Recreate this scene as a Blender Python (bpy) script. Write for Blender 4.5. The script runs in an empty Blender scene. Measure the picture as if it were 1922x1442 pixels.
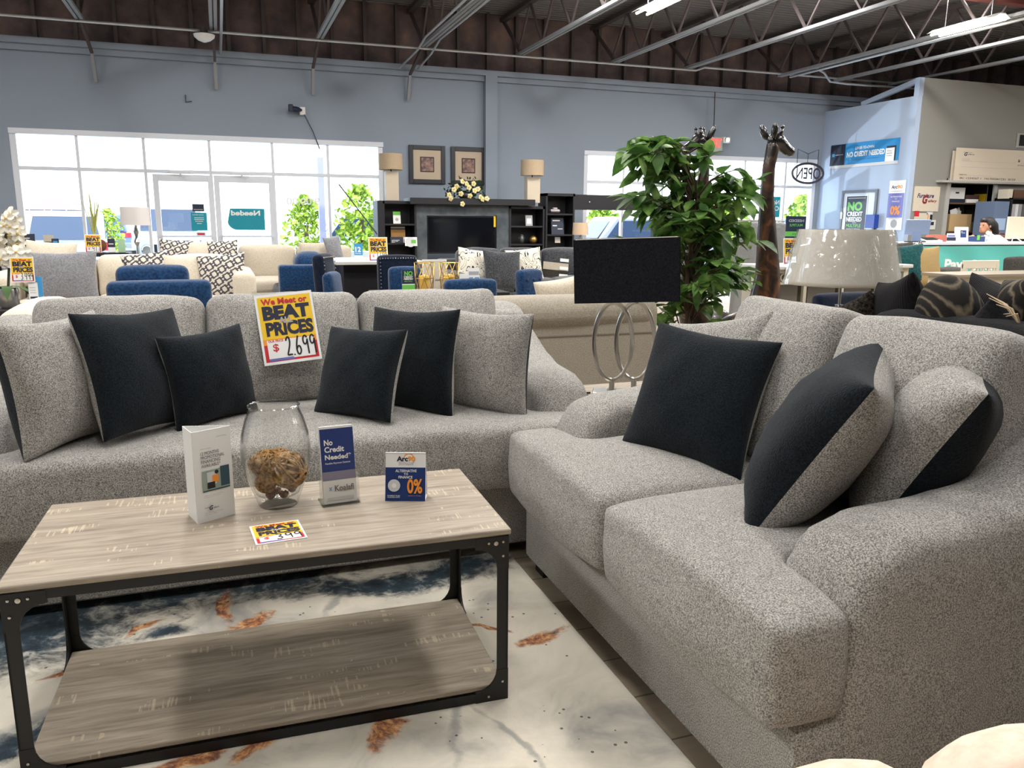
import bpy, bmesh, math, random
from math import sin, cos, pi, atan2, sqrt, radians as R
from mathutils import Vector, Matrix, noise
random.seed(7)
SC = bpy.context.scene
COL = SC.collection
# ---------------------------------------------------------------- camera
F, PITCH, ROLL, YAW, H = 1503.8, .2, .0073, .3457, 1.1816
_fw = Vector((sin(YAW) * cos(PITCH), cos(YAW) * cos(PITCH), -sin(PITCH)))
_rt = Vector((cos(YAW), -sin(YAW), 0))
_up = _rt.cross(_fw)
RT = cos(ROLL) * _rt + sin(ROLL) * _up
UP = -sin(ROLL) * _rt + cos(ROLL) * _up
cam = bpy.data.cameras.new('camera')
co = bpy.data.objects.new('camera', cam)
COL.objects.link(co)
m = Matrix((RT, UP, -_fw)).transposed().to_4x4()
m.translation = (0, 0, H)
co.matrix_world = m
cam.sensor_fit = 'HORIZONTAL'
cam.sensor_width = 36
cam.lens = F / 1922 * 36
cam.clip_start = .05
cam.clip_end = 300
SC.camera = co

def at(px, py, X=None, Y=None, Z=None):
    """the point of the room that a spot of the photograph shows, on the plane X, Y or Z = const"""
    d = RT * ((px - 961) / F) - UP * ((py - 721) / F) + _fw
    t = X / d.x if X is not None else Y / d.y if Y is not None else (Z - H) / d.z
    return Vector((0, 0, H)) + d * t

def rct(x0, y0, x1, y1, Y):
    """centre x, bottom z, width, height of a rectangle standing on the plane Y"""
    ym = (y0 + y1) / 2; xm = (x0 + x1) / 2
    a = at(x0, ym, Y=Y); b = at(x1, ym, Y=Y)
    t = at(xm, y0, Y=Y).z; z = at(xm, y1, Y=Y).z
    return (a.x + b.x) / 2, z, b.x - a.x, t - z

# ---------------------------------------------------------------- materials
def lin(c):
    return tuple(((v / 255 / 12.92) if v / 255 <= .04045 else ((v / 255 + .055) / 1.055) ** 2.4) for v in c) + (1,)

MATS = {}
def mat(name, col, rough=.6, metal=0, spec=.5, emit=None, es=0, trans=0, alpha=None, sheen=0, coat=0):
    if name in MATS: return MATS[name]
    M = bpy.data.materials.new(name); M.use_nodes = True
    b = M.node_tree.nodes['Principled BSDF']
    b.inputs['Base Color'].default_value = lin(col)
    b.inputs['Roughness'].default_value = rough
    b.inputs['Metallic'].default_value = metal
    b.inputs['Specular IOR Level'].default_value = spec
    b.inputs['Transmission Weight'].default_value = trans
    b.inputs['Sheen Weight'].default_value = sheen
    b.inputs['Coat Weight'].default_value = coat
    if emit:
        b.inputs['Emission Color'].default_value = lin(emit); b.inputs['Emission Strength'].default_value = es
    if alpha is not None: b.inputs['Alpha'].default_value = alpha
    M['b'] = 1
    MATS[name] = M
    return M

class NT:
    def __init__(s, M):
        s.t = M.node_tree; s.b = s.t.nodes['Principled BSDF']
        s.tc = s.n('ShaderNodeTexCoord')
    def n(s, typ, **k):
        x = s.t.nodes.new(typ)
        for a, v in k.items(): setattr(x, a, v)
        return x
    def l(s, a, b): s.t.links.new(a, b)
    def coord(s, scale=(1, 1, 1), src='Object', rot=(0, 0, 0)):
        mp = s.n('ShaderNodeMapping'); s.l(s.tc.outputs[src], mp.inputs['Vector'])
        mp.inputs['Scale'].default_value = scale; mp.inputs['Rotation'].default_value = rot
        return mp.outputs['Vector']
    def noise(s, vec, scale, detail=2, rough=.5, dist=0):
        x = s.n('ShaderNodeTexNoise'); s.l(vec, x.inputs['Vector'])
        x.inputs['Scale'].default_value = scale; x.inputs['Detail'].default_value = detail
        x.inputs['Roughness'].default_value = rough; x.inputs['Distortion'].default_value = dist
        return x.outputs['Fac']
    def voro(s, vec, scale, feature='F1'):
        x = s.n('ShaderNodeTexVoronoi', feature=feature); s.l(vec, x.inputs['Vector'])
        x.inputs['Scale'].default_value = scale
        return x.outputs['Distance']
    def ramp(s, fac, stops):
        x = s.n('ShaderNodeValToRGB'); s.l(fac, x.inputs['Fac'])
        e = x.color_ramp.elements
        while len(e) < len(stops): e.new(.5)
        for i, (p, c) in enumerate(stops):
            e[i].position = p; e[i].color = lin(c) if len(c) == 3 else c
        return x.outputs['Color']
    def mix(s, fac, a, b, mode='MIX'):
        x = s.n('ShaderNodeMix', data_type='RGBA', blend_type=mode)
        for sock, v in ((x.inputs['Factor'], fac), (x.inputs['A'], a), (x.inputs['B'], b)):
            if hasattr(v, 'links'): s.l(v, sock)
            elif isinstance(v, (int, float)): sock.default_value = v
            else: sock.default_value = lin(v)
        return x.outputs['Result']
    def math(s, op, a, b=0, c=None):
        x = s.n('ShaderNodeMath', operation=op)
        for i, v in enumerate((a, b) if c is None else (a, b, c)):
            if hasattr(v, 'links'): s.l(v, x.inputs[i])
            else: x.inputs[i].default_value = v
        return x.outputs[0]
    def base(s, c): s.l(c, s.b.inputs['Base Color'])
    def bump(s, hgt, strength=.5, dist=.005):
        x = s.n('ShaderNodeBump'); s.l(hgt, x.inputs['Height'])
        x.inputs['Strength'].default_value = strength; x.inputs['Distance'].default_value = dist
        s.l(x.outputs['Normal'], s.b.inputs['Normal'])

def fabric(name, lo, hi, scale=150, bump=.6, dist=.004, sheen=.3, mid=.5, w=.12, stretch=(1, 1, 1)):
    if name in MATS: return MATS[name]
    M = mat(name, hi, .95, spec=.1, sheen=sheen); N = NT(M)
    v = N.coord(stretch)
    f = N.noise(v, scale, 3, .6)
    g = N.noise(v, scale * .12, 2)
    f2 = N.math('ADD', N.math('MULTIPLY', f, .93), N.math('MULTIPLY', g, .07))
    N.base(N.ramp(f2, [(mid - w, lo), (mid + w, hi)]))
    N.bump(N.math('ADD', N.noise(v, scale * 1.3, 3, .7), N.math('MULTIPLY', g, .5)), bump, dist)
    return M

def wood(name, lo, mid, hi, sx=2.2, rough=.55):
    M = mat(name, mid, rough, spec=.3); N = NT(M)
    g = N.noise(N.coord((sx, 26, 26)), 2.2, 5, .62, .5)
    fine = N.noise(N.coord((3, 160, 160)), 2, 2)
    saw = N.noise(N.coord((150, 9, 9)), 1, 1)
    patch = N.noise(N.coord((4, 14, 14)), 1.3, 1)
    c = N.ramp(g, [(.24, lo), (.5, mid), (.78, hi)])
    c = N.mix(N.math('MULTIPLY', fine, .25), c, lo)
    sm = N.math('MULTIPLY', N.math('GREATER_THAN', saw, .58), N.math('GREATER_THAN', patch, .63))
    c = N.mix(N.math('MULTIPLY', sm, .35), c, (225, 205, 175))
    N.base(c)
    N.bump(g, .15, .002)
    return M

# ---------------------------------------------------------------- mesh builder
_TXT = {}
def text_poly(s, bold=0.0, shear=0.0):
    k = (s, bold, shear)
    if k not in _TXT:
        c = bpy.data.curves.new('t', 'FONT'); c.body = s; c.size = 1; c.offset = bold; c.resolution_u = 3; c.shear = shear
        o = bpy.data.objects.new('t', c); COL.objects.link(o)
        dg = bpy.context.evaluated_depsgraph_get(); dg.update()
        me = o.evaluated_get(dg).to_mesh()
        vs = [(v.co.x, v.co.y) for v in me.vertices]; fs = [tuple(p.vertices) for p in me.polygons]
        o.evaluated_get(dg).to_mesh_clear()
        bpy.data.objects.remove(o); bpy.data.curves.remove(c)
        x0 = min(v[0] for v in vs); x1 = max(v[0] for v in vs); y0 = min(v[1] for v in vs); y1 = max(v[1] for v in vs)
        _TXT[k] = ([((x - x0) / (x1 - x0 + 1e-9), (y - y0) / (y1 - y0 + 1e-9)) for x, y in vs], fs, (x1 - x0) / (y1 - y0 + 1e-9))
    return _TXT[k]

DIG = {'0': [[(.5, 1), (.2, .8), (.1, .5), (.2, .15), (.5, 0), (.8, .2), (.9, .5), (.8, .85), (.5, 1)]],
 '1': [[(.5, 1), (.5, 0)]],
 '2': [[(.1, .8), (.3, .98), (.6, 1), (.75, .8), (.65, .55), (.4, .3), (.1, .03), (.5, .06), (.95, .05)]],
 '3': [[(.1, .9), (.5, 1), (.8, .82), (.65, .6), (.35, .52), (.7, .45), (.88, .25), (.6, .03), (.1, .08)]],
 '4': [[(.2, 1), (.1, .45), (.85, .5)], [(.75, 1), (.7, 0)]],
 '5': [[(.85, 1), (.25, .98), (.2, .6), (.6, .62), (.85, .35), (.6, .05), (.1, .05)]],
 '6': [[(.55, 1), (.25, .65), (.1, .3), (.25, .04), (.6, .02), (.85, .2), (.75, .42), (.45, .48), (.15, .3)]],
 '7': [[(.1, .98), (.85, 1), (.4, 0)]],
 '9': [[(.85, .85), (.5, 1), (.15, .85), (.15, .6), (.45, .48), (.8, .62), (.85, .85), (.85, .4), (.88, 0)]],
 '.': [[(.35, .0), (.5, .06)]]}

class MB:
    def __init__(s, mt=None):
        s.v = []; s.f = []; s.fm = []; s.ms = []; s.cur = 0; s.T = Matrix()
        if mt: s.use(mt)
    def use(s, mt):
        if mt not in s.ms: s.ms.append(mt)
        s.cur = s.ms.index(mt); return s
    def tr(s, loc=(0, 0, 0), rz=0, rx=0, ry=0, sc=None):
        s.T = Matrix.Translation(loc) @ Matrix.Rotation(rz, 4, 'Z') @ Matrix.Rotation(rx, 4, 'X') @ Matrix.Rotation(ry, 4, 'Y')
        if sc: s.T = s.T @ Matrix.Diagonal((*sc, 1))
        return s
    def add(s, vs, fs):
        o = len(s.v); T = s.T
        s.v += [T @ Vector(p) for p in vs]
        s.f += [tuple(i + o for i in f) for f in fs]; s.fm += [s.cur] * len(fs); return s
    def box(s, x0, x1, y0, y1, z0, z1):
        return s.add([(x0, y0, z0), (x1, y0, z0), (x1, y1, z0), (x0, y1, z0), (x0, y0, z1), (x1, y0, z1), (x1, y1, z1), (x0, y1, z1)],
                     [(3, 2, 1, 0), (4, 5, 6, 7), (0, 1, 5, 4), (1, 2, 6, 5), (2, 3, 7, 6), (3, 0, 4, 7)])
    def rect(s, x0, z0, x1, z1, y=0):
        return s.add([(x0, y, z0), (x1, y, z0), (x1, y, z1), (x0, y, z1)], [(0, 1, 2, 3)])
    def beam(s, a, b, w, h=None):
        a, b = Vector(a), Vector(b); h = h or w
        d = (b - a).normalized(); u = d.cross(Vector((0, 0, 1)))
        u = u.normalized() if u.length > 1e-4 else Vector((1, 0, 0)); n = u.cross(d)
        vs = []
        for p in (a, b):
            for i, j in ((-1, -1), (1, -1), (1, 1), (-1, 1)): vs.append(p + u * (i * w / 2) + n * (j * h / 2))
        return s.add(vs, [(0, 1, 2, 3), (7, 6, 5, 4), (0, 4, 5, 1), (1, 5, 6, 2), (2, 6, 7, 3), (3, 7, 4, 0)])
    def tube(s, pts, r, n=8, closed=False, cap=True):
        P = [Vector(p) for p in pts]; k = len(P); rs = r if isinstance(r, (list, tuple)) else [r] * k
        vs = []; fs = []; pu = None
        for i in range(k):
            a = P[i - 1] if (i or closed) else P[i]; b = P[(i + 1) % k] if (i < k - 1 or closed) else P[i]
            d = (b - a); d = d.normalized() if d.length > 1e-9 else Vector((0, 0, 1))
            if pu is None:
                pu = d.orthogonal().normalized()
            u = (pu - d * pu.dot(d)); u = u.normalized() if u.length > 1e-6 else d.orthogonal().normalized()
            pu = u; w = d.cross(u)
            for j in range(n):
                t = 2 * pi * j / n; vs.append(P[i] + (u * cos(t) + w * sin(t)) * rs[i])
        for i in range(k if closed else k - 1):
            for j in range(n):
                a = i * n + j; b = i * n + (j + 1) % n; c = ((i + 1) % k) * n
                fs.append((a, b, c + (j + 1) % n, c + j))
        if cap and not closed: fs += [tuple(range(n - 1, -1, -1)), tuple(range((k - 1) * n, k * n))]
        return s.add(vs, fs)
    def lathe(s, prof, n=24, cap=True):
        vs = []; fs = []; k = len(prof)
        for r, z in prof:
            for j in range(n): vs.append((r * cos(2 * pi * j / n), r * sin(2 * pi * j / n), z))
        for i in range(k - 1):
            for j in range(n):
                fs.append((i * n + j, i * n + (j + 1) % n, (i + 1) * n + (j + 1) % n, (i + 1) * n + j))
        if cap:
            if prof[0][0] > 1e-6: fs.append(tuple(range(n - 1, -1, -1)))
            if prof[-1][0] > 1e-6: fs.append(tuple(range((k - 1) * n, k * n)))
        return s.add(vs, fs)
    def prism(s, poly, a, b, axis='y'):
        n = len(poly)
        mk = {'y': lambda p, t: (p[0], t, p[1]), 'x': lambda p, t: (t, p[0], p[1]), 'z': lambda p, t: (p[0], p[1], t)}[axis]
        vs = [mk(p, a) for p in poly] + [mk(p, b) for p in poly]
        fs = [tuple(range(n)), tuple(range(2 * n - 1, n - 1, -1))] + [(i, i + n, (i + 1) % n + n, (i + 1) % n) for i in range(n)]
        return s.add(vs, fs)
    def ell(s, c, r, n=14, k=8):
        c = Vector(c); vs = []; fs = []
        for i in range(1, k):
            t = pi * i / k
            for j in range(n):
                p = 2 * pi * j / n; vs.append((c.x + r[0] * sin(t) * cos(p), c.y + r[1] * sin(t) * sin(p), c.z - r[2] * cos(t)))
        vs += [(c.x, c.y, c.z - r[2]), (c.x, c.y, c.z + r[2])]; a = len(vs) - 2
        for i in range(k - 2):
            for j in range(n): fs.append((i * n + j, i * n + (j + 1) % n, (i + 1) * n + (j + 1) % n, (i + 1) * n + j))
        for j in range(n):
            fs.append((a, (j + 1) % n, j)); o = (k - 2) * n; fs.append((a + 1, o + j, o + (j + 1) % n))
        return s.add(vs, fs)
    def rbox(s, c, hx, hy, hz, r, n=5, puff=(0, 0, 0), nz=0, seed=0):
        """soft box: rounded edges, bulging faces"""
        hs = (hx, hy, hz); c = Vector(c)
        def coords(h):
            a = [-h + r * (1 - cos(pi / 2 * i / 3)) * .999 for i in range(4)]
            inner = [-h + r + (2 * h - 2 * r) * (i + 1) / (n + 1) for i in range(n)]
            return a + inner + [-t for t in reversed(a)]
        key = {}; vs = []; fs = []
        cs = [coords(h) for h in hs]; K = len(cs[0])
        def vid(p):
            kk = tuple(round(t, 5) for t in p)
            if kk not in key:
                q = Vector([max(-(h - r), min(h - r, t)) for t, h in zip(p, hs)])
                d = Vector(p) - q
                w = q + d.normalized() * r if d.length > 1e-9 else Vector(p)
                u = [w[i] / hs[i] for i in range(3)]
                for i in range(3):
                    j, l = (i + 1) % 3, (i + 2) % 3
                    w[i] += puff[i] * u[i] * max(0, 1 - u[j] ** 2) * max(0, 1 - u[l] ** 2)
                if nz: w += noise.noise_vector(w * 6 + Vector((seed, 0, 0))) * nz
                key[kk] = len(vs); vs.append(c + w)
            return key[kk]
        for ax in range(3):
            j, l = (ax + 1) % 3, (ax + 2) % 3
            for sg in (-1, 1):
                for a in range(K - 1):
                    for b in range(K - 1):
                        q = []
                        for aa, bb in ((a, b), (a + 1, b), (a + 1, b + 1), (a, b + 1)):
                            p = [0, 0, 0]; p[ax] = sg * hs[ax]; p[j] = cs[j][aa]; p[l] = cs[l][bb]; q.append(vid(p))
                        fs.append(tuple(q) if sg > 0 else tuple(reversed(q)))
        return s.add(vs, fs)
    def text(s, t, x0, z0, x1, z1, y=-.001, bold=.02, fit='box', shear=0, mirror=False):
        vs, fs, asp = text_poly(t, bold, shear)
        w, h = x1 - x0, z1 - z0
        if fit == 'w': h = w / asp
        elif fit == 'h': w = h * asp
        elif fit == 'c': nw = h * asp; x0 += (w - nw) / 2; w = nw
        if mirror:
            return s.add([(x0 + w * (1 - a), y, z0 + h * b) for a, b in vs], [tuple(reversed(f)) for f in fs])
        return s.add([(x0 + w * a, y, z0 + h * b) for a, b in vs], fs)
    def stroke(s, pts, wd, y=-.002):
        P = [Vector((p[0], 0, p[1])) for p in pts]; vs = []; fs = []
        for i, p in enumerate(P):
            d = (P[min(i + 1, len(P) - 1)] - P[max(i - 1, 0)]); d = d.normalized() if d.length > 1e-9 else Vector((1, 0, 0))
            n = Vector((-d.z, 0, d.x)) * wd / 2
            vs += [(p.x + n.x, y, p.z + n.z), (p.x - n.x, y, p.z - n.z)]
        for i in range(len(P) - 1): fs.append((2 * i + 1, 2 * i + 3, 2 * i + 2, 2 * i))
        return s.add(vs, fs)
    def digits(s, t, x0, z0, x1, z1, wd, y=-.002):
        n = sum(.35 if c == '.' else 1 for c in t); cw = (x1 - x0) / n; x = x0
        for c in t:
            k = .35 if c == '.' else 1
            for st in DIG[c]:
                pts = [(x + cw * k * (.08 + .84 * a), z0 + (z1 - z0) * b) for a, b in st]
                # smooth the pen stroke
                for _ in range(2):
                    q = [pts[0]]
                    for a, b in zip(pts, pts[1:]):
                        q += [(a[0] * .75 + b[0] * .25, a[1] * .75 + b[1] * .25), (a[0] * .25 + b[0] * .75, a[1] * .25 + b[1] * .75)]
                    pts = q + [pts[-1]]
                s.stroke(pts, wd, y)
            x += cw * k
        return s
    def join(s, o):
        for mi, mt in enumerate(o.ms):
            s.use(mt); b = len(s.v)
            idx = [i for i, x in enumerate(o.fm) if x == mi]
            used = sorted({j for i in idx for j in o.f[i]}); mp = {j: n for n, j in enumerate(used)}
            s.add([o.v[j] for j in used], [tuple(mp[j] for j in o.f[i]) for i in idx])
        return s
    def mesh(s, name, smooth=True, ang=40):
        me = bpy.data.meshes.new(name)
        me.from_pydata([tuple(v) for v in s.v], [], s.f); me.update()
        for m_ in s.ms: me.materials.append(m_)
        me.polygons.foreach_set('material_index', s.fm)
        if smooth:
            me.polygons.foreach_set('use_smooth', [True] * len(me.polygons))
            if ang: me.set_sharp_from_angle(angle=R(ang))
        return me
    def build(s, name, parent=None, smooth=True, ang=40, bevel=0, loc=None, rot=None, fix=False):
        me = s.mesh(name, smooth, ang)
        if fix:
            bm = bmesh.new(); bm.from_mesh(me); bmesh.ops.recalc_face_normals(bm, faces=bm.faces); bm.to_mesh(me); bm.free()
        o = bpy.data.objects.new(name, me); COL.objects.link(o)
        if parent: o.parent = parent
        if loc is not None: o.location = loc
        if rot is not None: o.rotation_euler = rot
        if bevel:
            b = o.modifiers.new('bevel', 'BEVEL'); b.width = bevel; b.segments = 2; b.limit_method = 'ANGLE'; b.angle_limit = R(40)
        return o

def soft(mb, vox, it=6, fn=None, fac=.5):
    """melt the shapes of a builder into one soft upholstered skin"""
    me = mb.mesh('s', False); o = bpy.data.objects.new('s', me); COL.objects.link(o)
    bm = bmesh.new(); bm.from_mesh(me); bmesh.ops.recalc_face_normals(bm, faces=bm.faces); bm.to_mesh(me); bm.free()
    r = o.modifiers.new('r', 'REMESH'); r.mode = 'VOXEL'; r.voxel_size = vox
    k = o.modifiers.new('k', 'SMOOTH'); k.factor = fac; k.iterations = it
    dg = bpy.context.evaluated_depsgraph_get(); dg.update()
    e = o.evaluated_get(dg); em = e.to_mesh()
    out = MB(mb.ms[0] if mb.ms else None)
    vs = [v.co.copy() for v in em.vertices]
    if fn: vs = [fn(v) for v in vs]
    out.add(vs, [tuple(p.vertices) for p in em.polygons])
    e.to_mesh_clear(); bpy.data.objects.remove(o); bpy.data.meshes.remove(me)
    return out

def tag(o, label, cat, group=None, kind=None):
    o['label'] = label; o['category'] = cat
    if group: o['group'] = group
    if kind: o['kind'] = kind
    return o
def thing(name, label, cat, loc=(0, 0, 0), rz=0, group=None):
    o = bpy.data.objects.new(name, None); COL.objects.link(o); o.empty_display_size = .1
    o.location = loc; o.rotation_euler = (0, 0, rz)
    return tag(o, label, cat, group)
def solo(mb, name, label, cat, loc=(0, 0, 0), rot=(0, 0, 0), group=None, **k):
    return tag(mb.build(name, loc=loc, rot=rot, **k), label, cat, group)
def struct(mb, name, **k):
    o = mb.build(name, **k)
    if not k.get('parent'): o['kind'] = 'structure'
    return o
def copy_tree(o, loc, label, rz=None, parent=None):
    c = o.copy(); COL.objects.link(c)
    if parent: c.parent = parent
    else:
        c.location = loc; c['label'] = label
        if rz is not None: c.rotation_euler = (0, 0, rz)
    for ch in list(o.children): copy_tree(ch, None, None, None, c)
    return c
# ---------------------------------------------------------------- palette
WHITE = mat('white_paper', (236, 236, 234), .5)
BLACKM = mat('black_metal', (22, 22, 24), .45, spec=.4)
BOUCLE = fabric('boucle_grey', (108, 105, 101), (218, 214, 206), 330, 1.0, .005, .3, mid=.5, w=.11)
DARKP = fabric('dark_chenille', (8, 12, 16), (28, 36, 44), 230, .8, .005, .12)
OAK = wood('grey_oak', (116, 105, 93), (158, 146, 130), (186, 174, 156))
NAVY = fabric('navy_velvet', (16, 40, 72), (30, 66, 106), 60, .15, .002, .3)
NAVYD = fabric('navy_dark_velvet', (10, 18, 34), (18, 30, 52), 60, .15, .002, .2)
CREAM = fabric('cream_linen', (196, 184, 164), (226, 216, 198), 180, .3, .002)
TAUPE = fabric('taupe_linen', (168, 158, 142), (200, 190, 172), 180, .3, .002)
GREYP = fabric('grey_velvet', (112, 112, 116), (140, 140, 144), 90, .3, .002)
CHAR = fabric('charcoal_velvet', (44, 46, 50), (76, 78, 82), 70, .3, .003)
DKWOOD = mat('dark_wood', (26, 24, 28), .45)
ESPR = mat('espresso_wood', (20, 20, 26), .5)
ALU = mat('aluminium_frame', (222, 226, 234), .4, .05)
CHROME = mat('chrome', (210, 208, 204), .16, 1)
NICKEL = mat('brushed_nickel', (186, 180, 172), .28, 1)
CREAMPT = mat('cream_paint', (206, 198, 180), .5)
MIRROR = mat('mirror', (150, 150, 150), .06, 1)
BLUEP = mat('print_navy', (28, 54, 112), .45)
INK = mat('print_ink', (30, 32, 58), .5)
BLACKI = mat('print_black', (16, 16, 18), .5)
RED = mat('print_red', (196, 36, 48), .5)
YEL = mat('print_yellow', (238, 196, 40), .5)
ORA = mat('print_orange', (242, 150, 50), .5)
LGREY = mat('print_grey', (170, 170, 174), .5)
TEAL = mat('print_teal', (44, 176, 186), .5)
GREEN = mat('print_green', (104, 184, 74), .5)
DNAVY = mat('print_dark_navy', (24, 34, 56), .5)
SKYB = mat('print_sky_blue', (60, 148, 206), .5)
PURP = mat('print_violet', (108, 108, 178), .5)
SHADE = fabric('lampshade_tan', (168, 148, 124), (186, 168, 142), 220, .2, .001, 0)
GOLD = mat('gold_wire', (206, 172, 96), .3, 1)
LEAF = mat('leaf_green', (58, 92, 40), .5)

def pane_mat():
    M = bpy.data.materials.new('window_glass'); M.use_nodes = True; t = M.node_tree
    t.nodes.remove(t.nodes['Principled BSDF'])
    a = t.nodes.new('ShaderNodeBsdfTransparent'); a.inputs['Color'].default_value = (.93, .96, .97, 1)
    g = t.nodes.new('ShaderNodeBsdfGlossy'); g.inputs['Roughness'].default_value = .02
    mx = t.nodes.new('ShaderNodeMixShader'); mx.inputs['Fac'].default_value = .05
    t.links.new(a.outputs[0], mx.inputs[1]); t.links.new(g.outputs[0], mx.inputs[2])
    t.links.new(mx.outputs[0], t.nodes['Material Output'].inputs['Surface'])
    return M
PANE = pane_mat()
def clear_plastic(name, fac=.12, tint=(.96, .97, .97, 1), edge=.4):
    M = bpy.data.materials.new(name); M.use_nodes = True; t = M.node_tree
    t.nodes.remove(t.nodes['Principled BSDF'])
    a = t.nodes.new('ShaderNodeBsdfTransparent'); a.inputs['Color'].default_value = tint
    g = t.nodes.new('ShaderNodeBsdfGlossy'); g.inputs['Roughness'].default_value = .08
    fr = t.nodes.new('ShaderNodeLayerWeight'); fr.inputs['Blend'].default_value = .5
    pw = t.nodes.new('ShaderNodeMath'); pw.operation = 'POWER'; pw.inputs[1].default_value = 3; t.links.new(fr.outputs['Facing'], pw.inputs[0])
    ad = t.nodes.new('ShaderNodeMath'); ad.operation = 'MULTIPLY_ADD'; ad.use_clamp = True; ad.inputs[1].default_value = edge; ad.inputs[2].default_value = .03 + fac * .3
    t.links.new(pw.outputs[0], ad.inputs[0])
    mx = t.nodes.new('ShaderNodeMixShader'); t.links.new(ad.outputs[0], mx.inputs['Fac'])
    t.links.new(a.outputs[0], mx.inputs[1]); t.links.new(g.outputs[0], mx.inputs[2])
    t.links.new(mx.outputs[0], t.nodes['Material Output'].inputs['Surface'])
    return M
ACRYL = clear_plastic('acrylic')

def paint(name, col, bump=.12):
    M = mat(name, col, .75, spec=.25); N = NT(M)
    v = N.coord()
    N.base(N.mix(N.math('MULTIPLY', N.noise(v, 1.2, 3), .25), col, tuple(int(c * .88) for c in col)))
    N.bump(N.noise(v, 60, 3), bump, .004)
    return M
WALLP = paint('wall_paint_blue_grey', (146, 157, 171))
WALLG = paint('wall_paint_warm_grey', (142, 141, 136))
WALLB = paint('wall_paint_pale_blue', (176, 192, 216))
def floor_mat():
    M = mat('vinyl_plank', (150, 138, 122), .45, spec=.35); N = NT(M)
    v = N.coord((1, 1, 1))
    br = N.n('ShaderNodeTexBrick'); N.l(v, br.inputs['Vector'])
    for k, x in (('Scale', 1), ('Brick Width', 1.2), ('Row Height', .18), ('Mortar Size', .003), ('Bias', 0)): br.inputs[k].default_value = x
    br.inputs['Color1'].default_value = lin((146, 133, 116)); br.inputs['Color2'].default_value = lin((168, 156, 138)); br.inputs['Mortar'].default_value = lin((86, 78, 68))
    g = N.noise(N.coord((2, 24, 24)), 2.5, 4, .6, .4)
    N.base(N.mix(N.math('MULTIPLY', g, .5), br.outputs['Color'], (112, 100, 86)))
    return M
FLOORM = floor_mat()
def insul_mat():
    M = mat('insulation_paper', (84, 66, 58), .85, spec=.1); N = NT(M); v = N.coord()
    N.base(N.ramp(N.noise(v, 2.2, 4, .6), [(.3, (78, 72, 76)), (.55, (110, 96, 94)), (.75, (136, 114, 106))]))
    N.bump(N.noise(v, 7, 3), .6, .03)
    return M
INSUL = insul_mat()
DECK = mat('roof_deck', (112, 110, 110), .6, .1)
STEEL = mat('joist_steel', (74, 66, 66), .7)
STEELL = mat('joist_chord_grey', (146, 148, 152), .55, .2)
GALV = mat('galvanised_pipe', (196, 198, 200), .35, .7)
RUST = mat('rust_primer', (98, 44, 34), .8)

# ---------------------------------------------------------------- the room shell
WX0, WX1 = -3.23, 3.08      # shop window with the entrance
VX0, VX1 = 7.35, 13.4       # second shop window
WT = 2.667
b = MB(WALLP)
for x0, x1, z0, z1 in ((-8, WX0, 0, 4.02), (WX0, WX1, WT, 4.02), (WX1, VX0, 0, 4.02), (VX0, VX1, WT, 4.02), (VX1, 20, 0, 4.02), (VX0, VX1, 0, .12)):
    b.box(x0, x1, 16, 16.25, z0, z1)
struct(b, 'wall_front', smooth=False)
b = MB(WALLP).box(-8, 20, 15.86, 16.25, 4.0, 4.1); b.box(-8, 20, 15.93, 16.0, 3.9, 4.0)
struct(b, 'trim_1', smooth=False)
b = MB(INSUL).box(-8, 20, 16.2, 16.4, 4.1, 5.3)
b.use(STEEL)
x = -7.6
while x < 19.6:
    b.box(x, x + .06, 16.08, 16.2, 4.1, 5.3); x += .61
struct(b, 'wall_upper', smooth=False)
c0 = at(910, 140, Y=15.9).x; c1 = at(932, 140, Y=15.9).x
struct(MB(WALLP).box(c0, c1, 15.84, 16.0, 0, 4.0), 'trim_2', smooth=False)
struct(MB(WALLP).box(-8.2, -8, -5, 16.25, 0, 5.3), 'wall_left', smooth=False)
struct(MB(paint('wall_paint_slate', (84, 88, 96))).box(-8, 20, -5.2, -5, 0, 5.3), 'wall_rear', smooth=False)
struct(MB(WALLG).box(20, 20.2, -5, 16.25, 0, 5.3), 'wall_right', smooth=False)
struct(MB(FLOORM).box(-8.2, 20.2, -5.2, 16.3, -.12, 0), 'floor', smooth=False)
b = MB(DECK)      # corrugated steel roof deck
y = -5.2; vs = []
n = 0
while y < 16.5:
    for dy, dz in ((0, 0), (.06, 0), (.08, .045), (.13, .045)): vs.append((y + dy, 5.2 + dz))
    y += .15
b.add([(-8.2, p[0], p[1]) for p in vs] + [(20.2, p[0], p[1]) for p in vs], [(i, i + 1, i + 1 + len(vs), i + len(vs)) for i in range(len(vs) - 1)])
b.box(-8.2, 20.2, -5.2, 16.5, 5.26, 5.32)
struct(b, 'ceiling', smooth=False)
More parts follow.
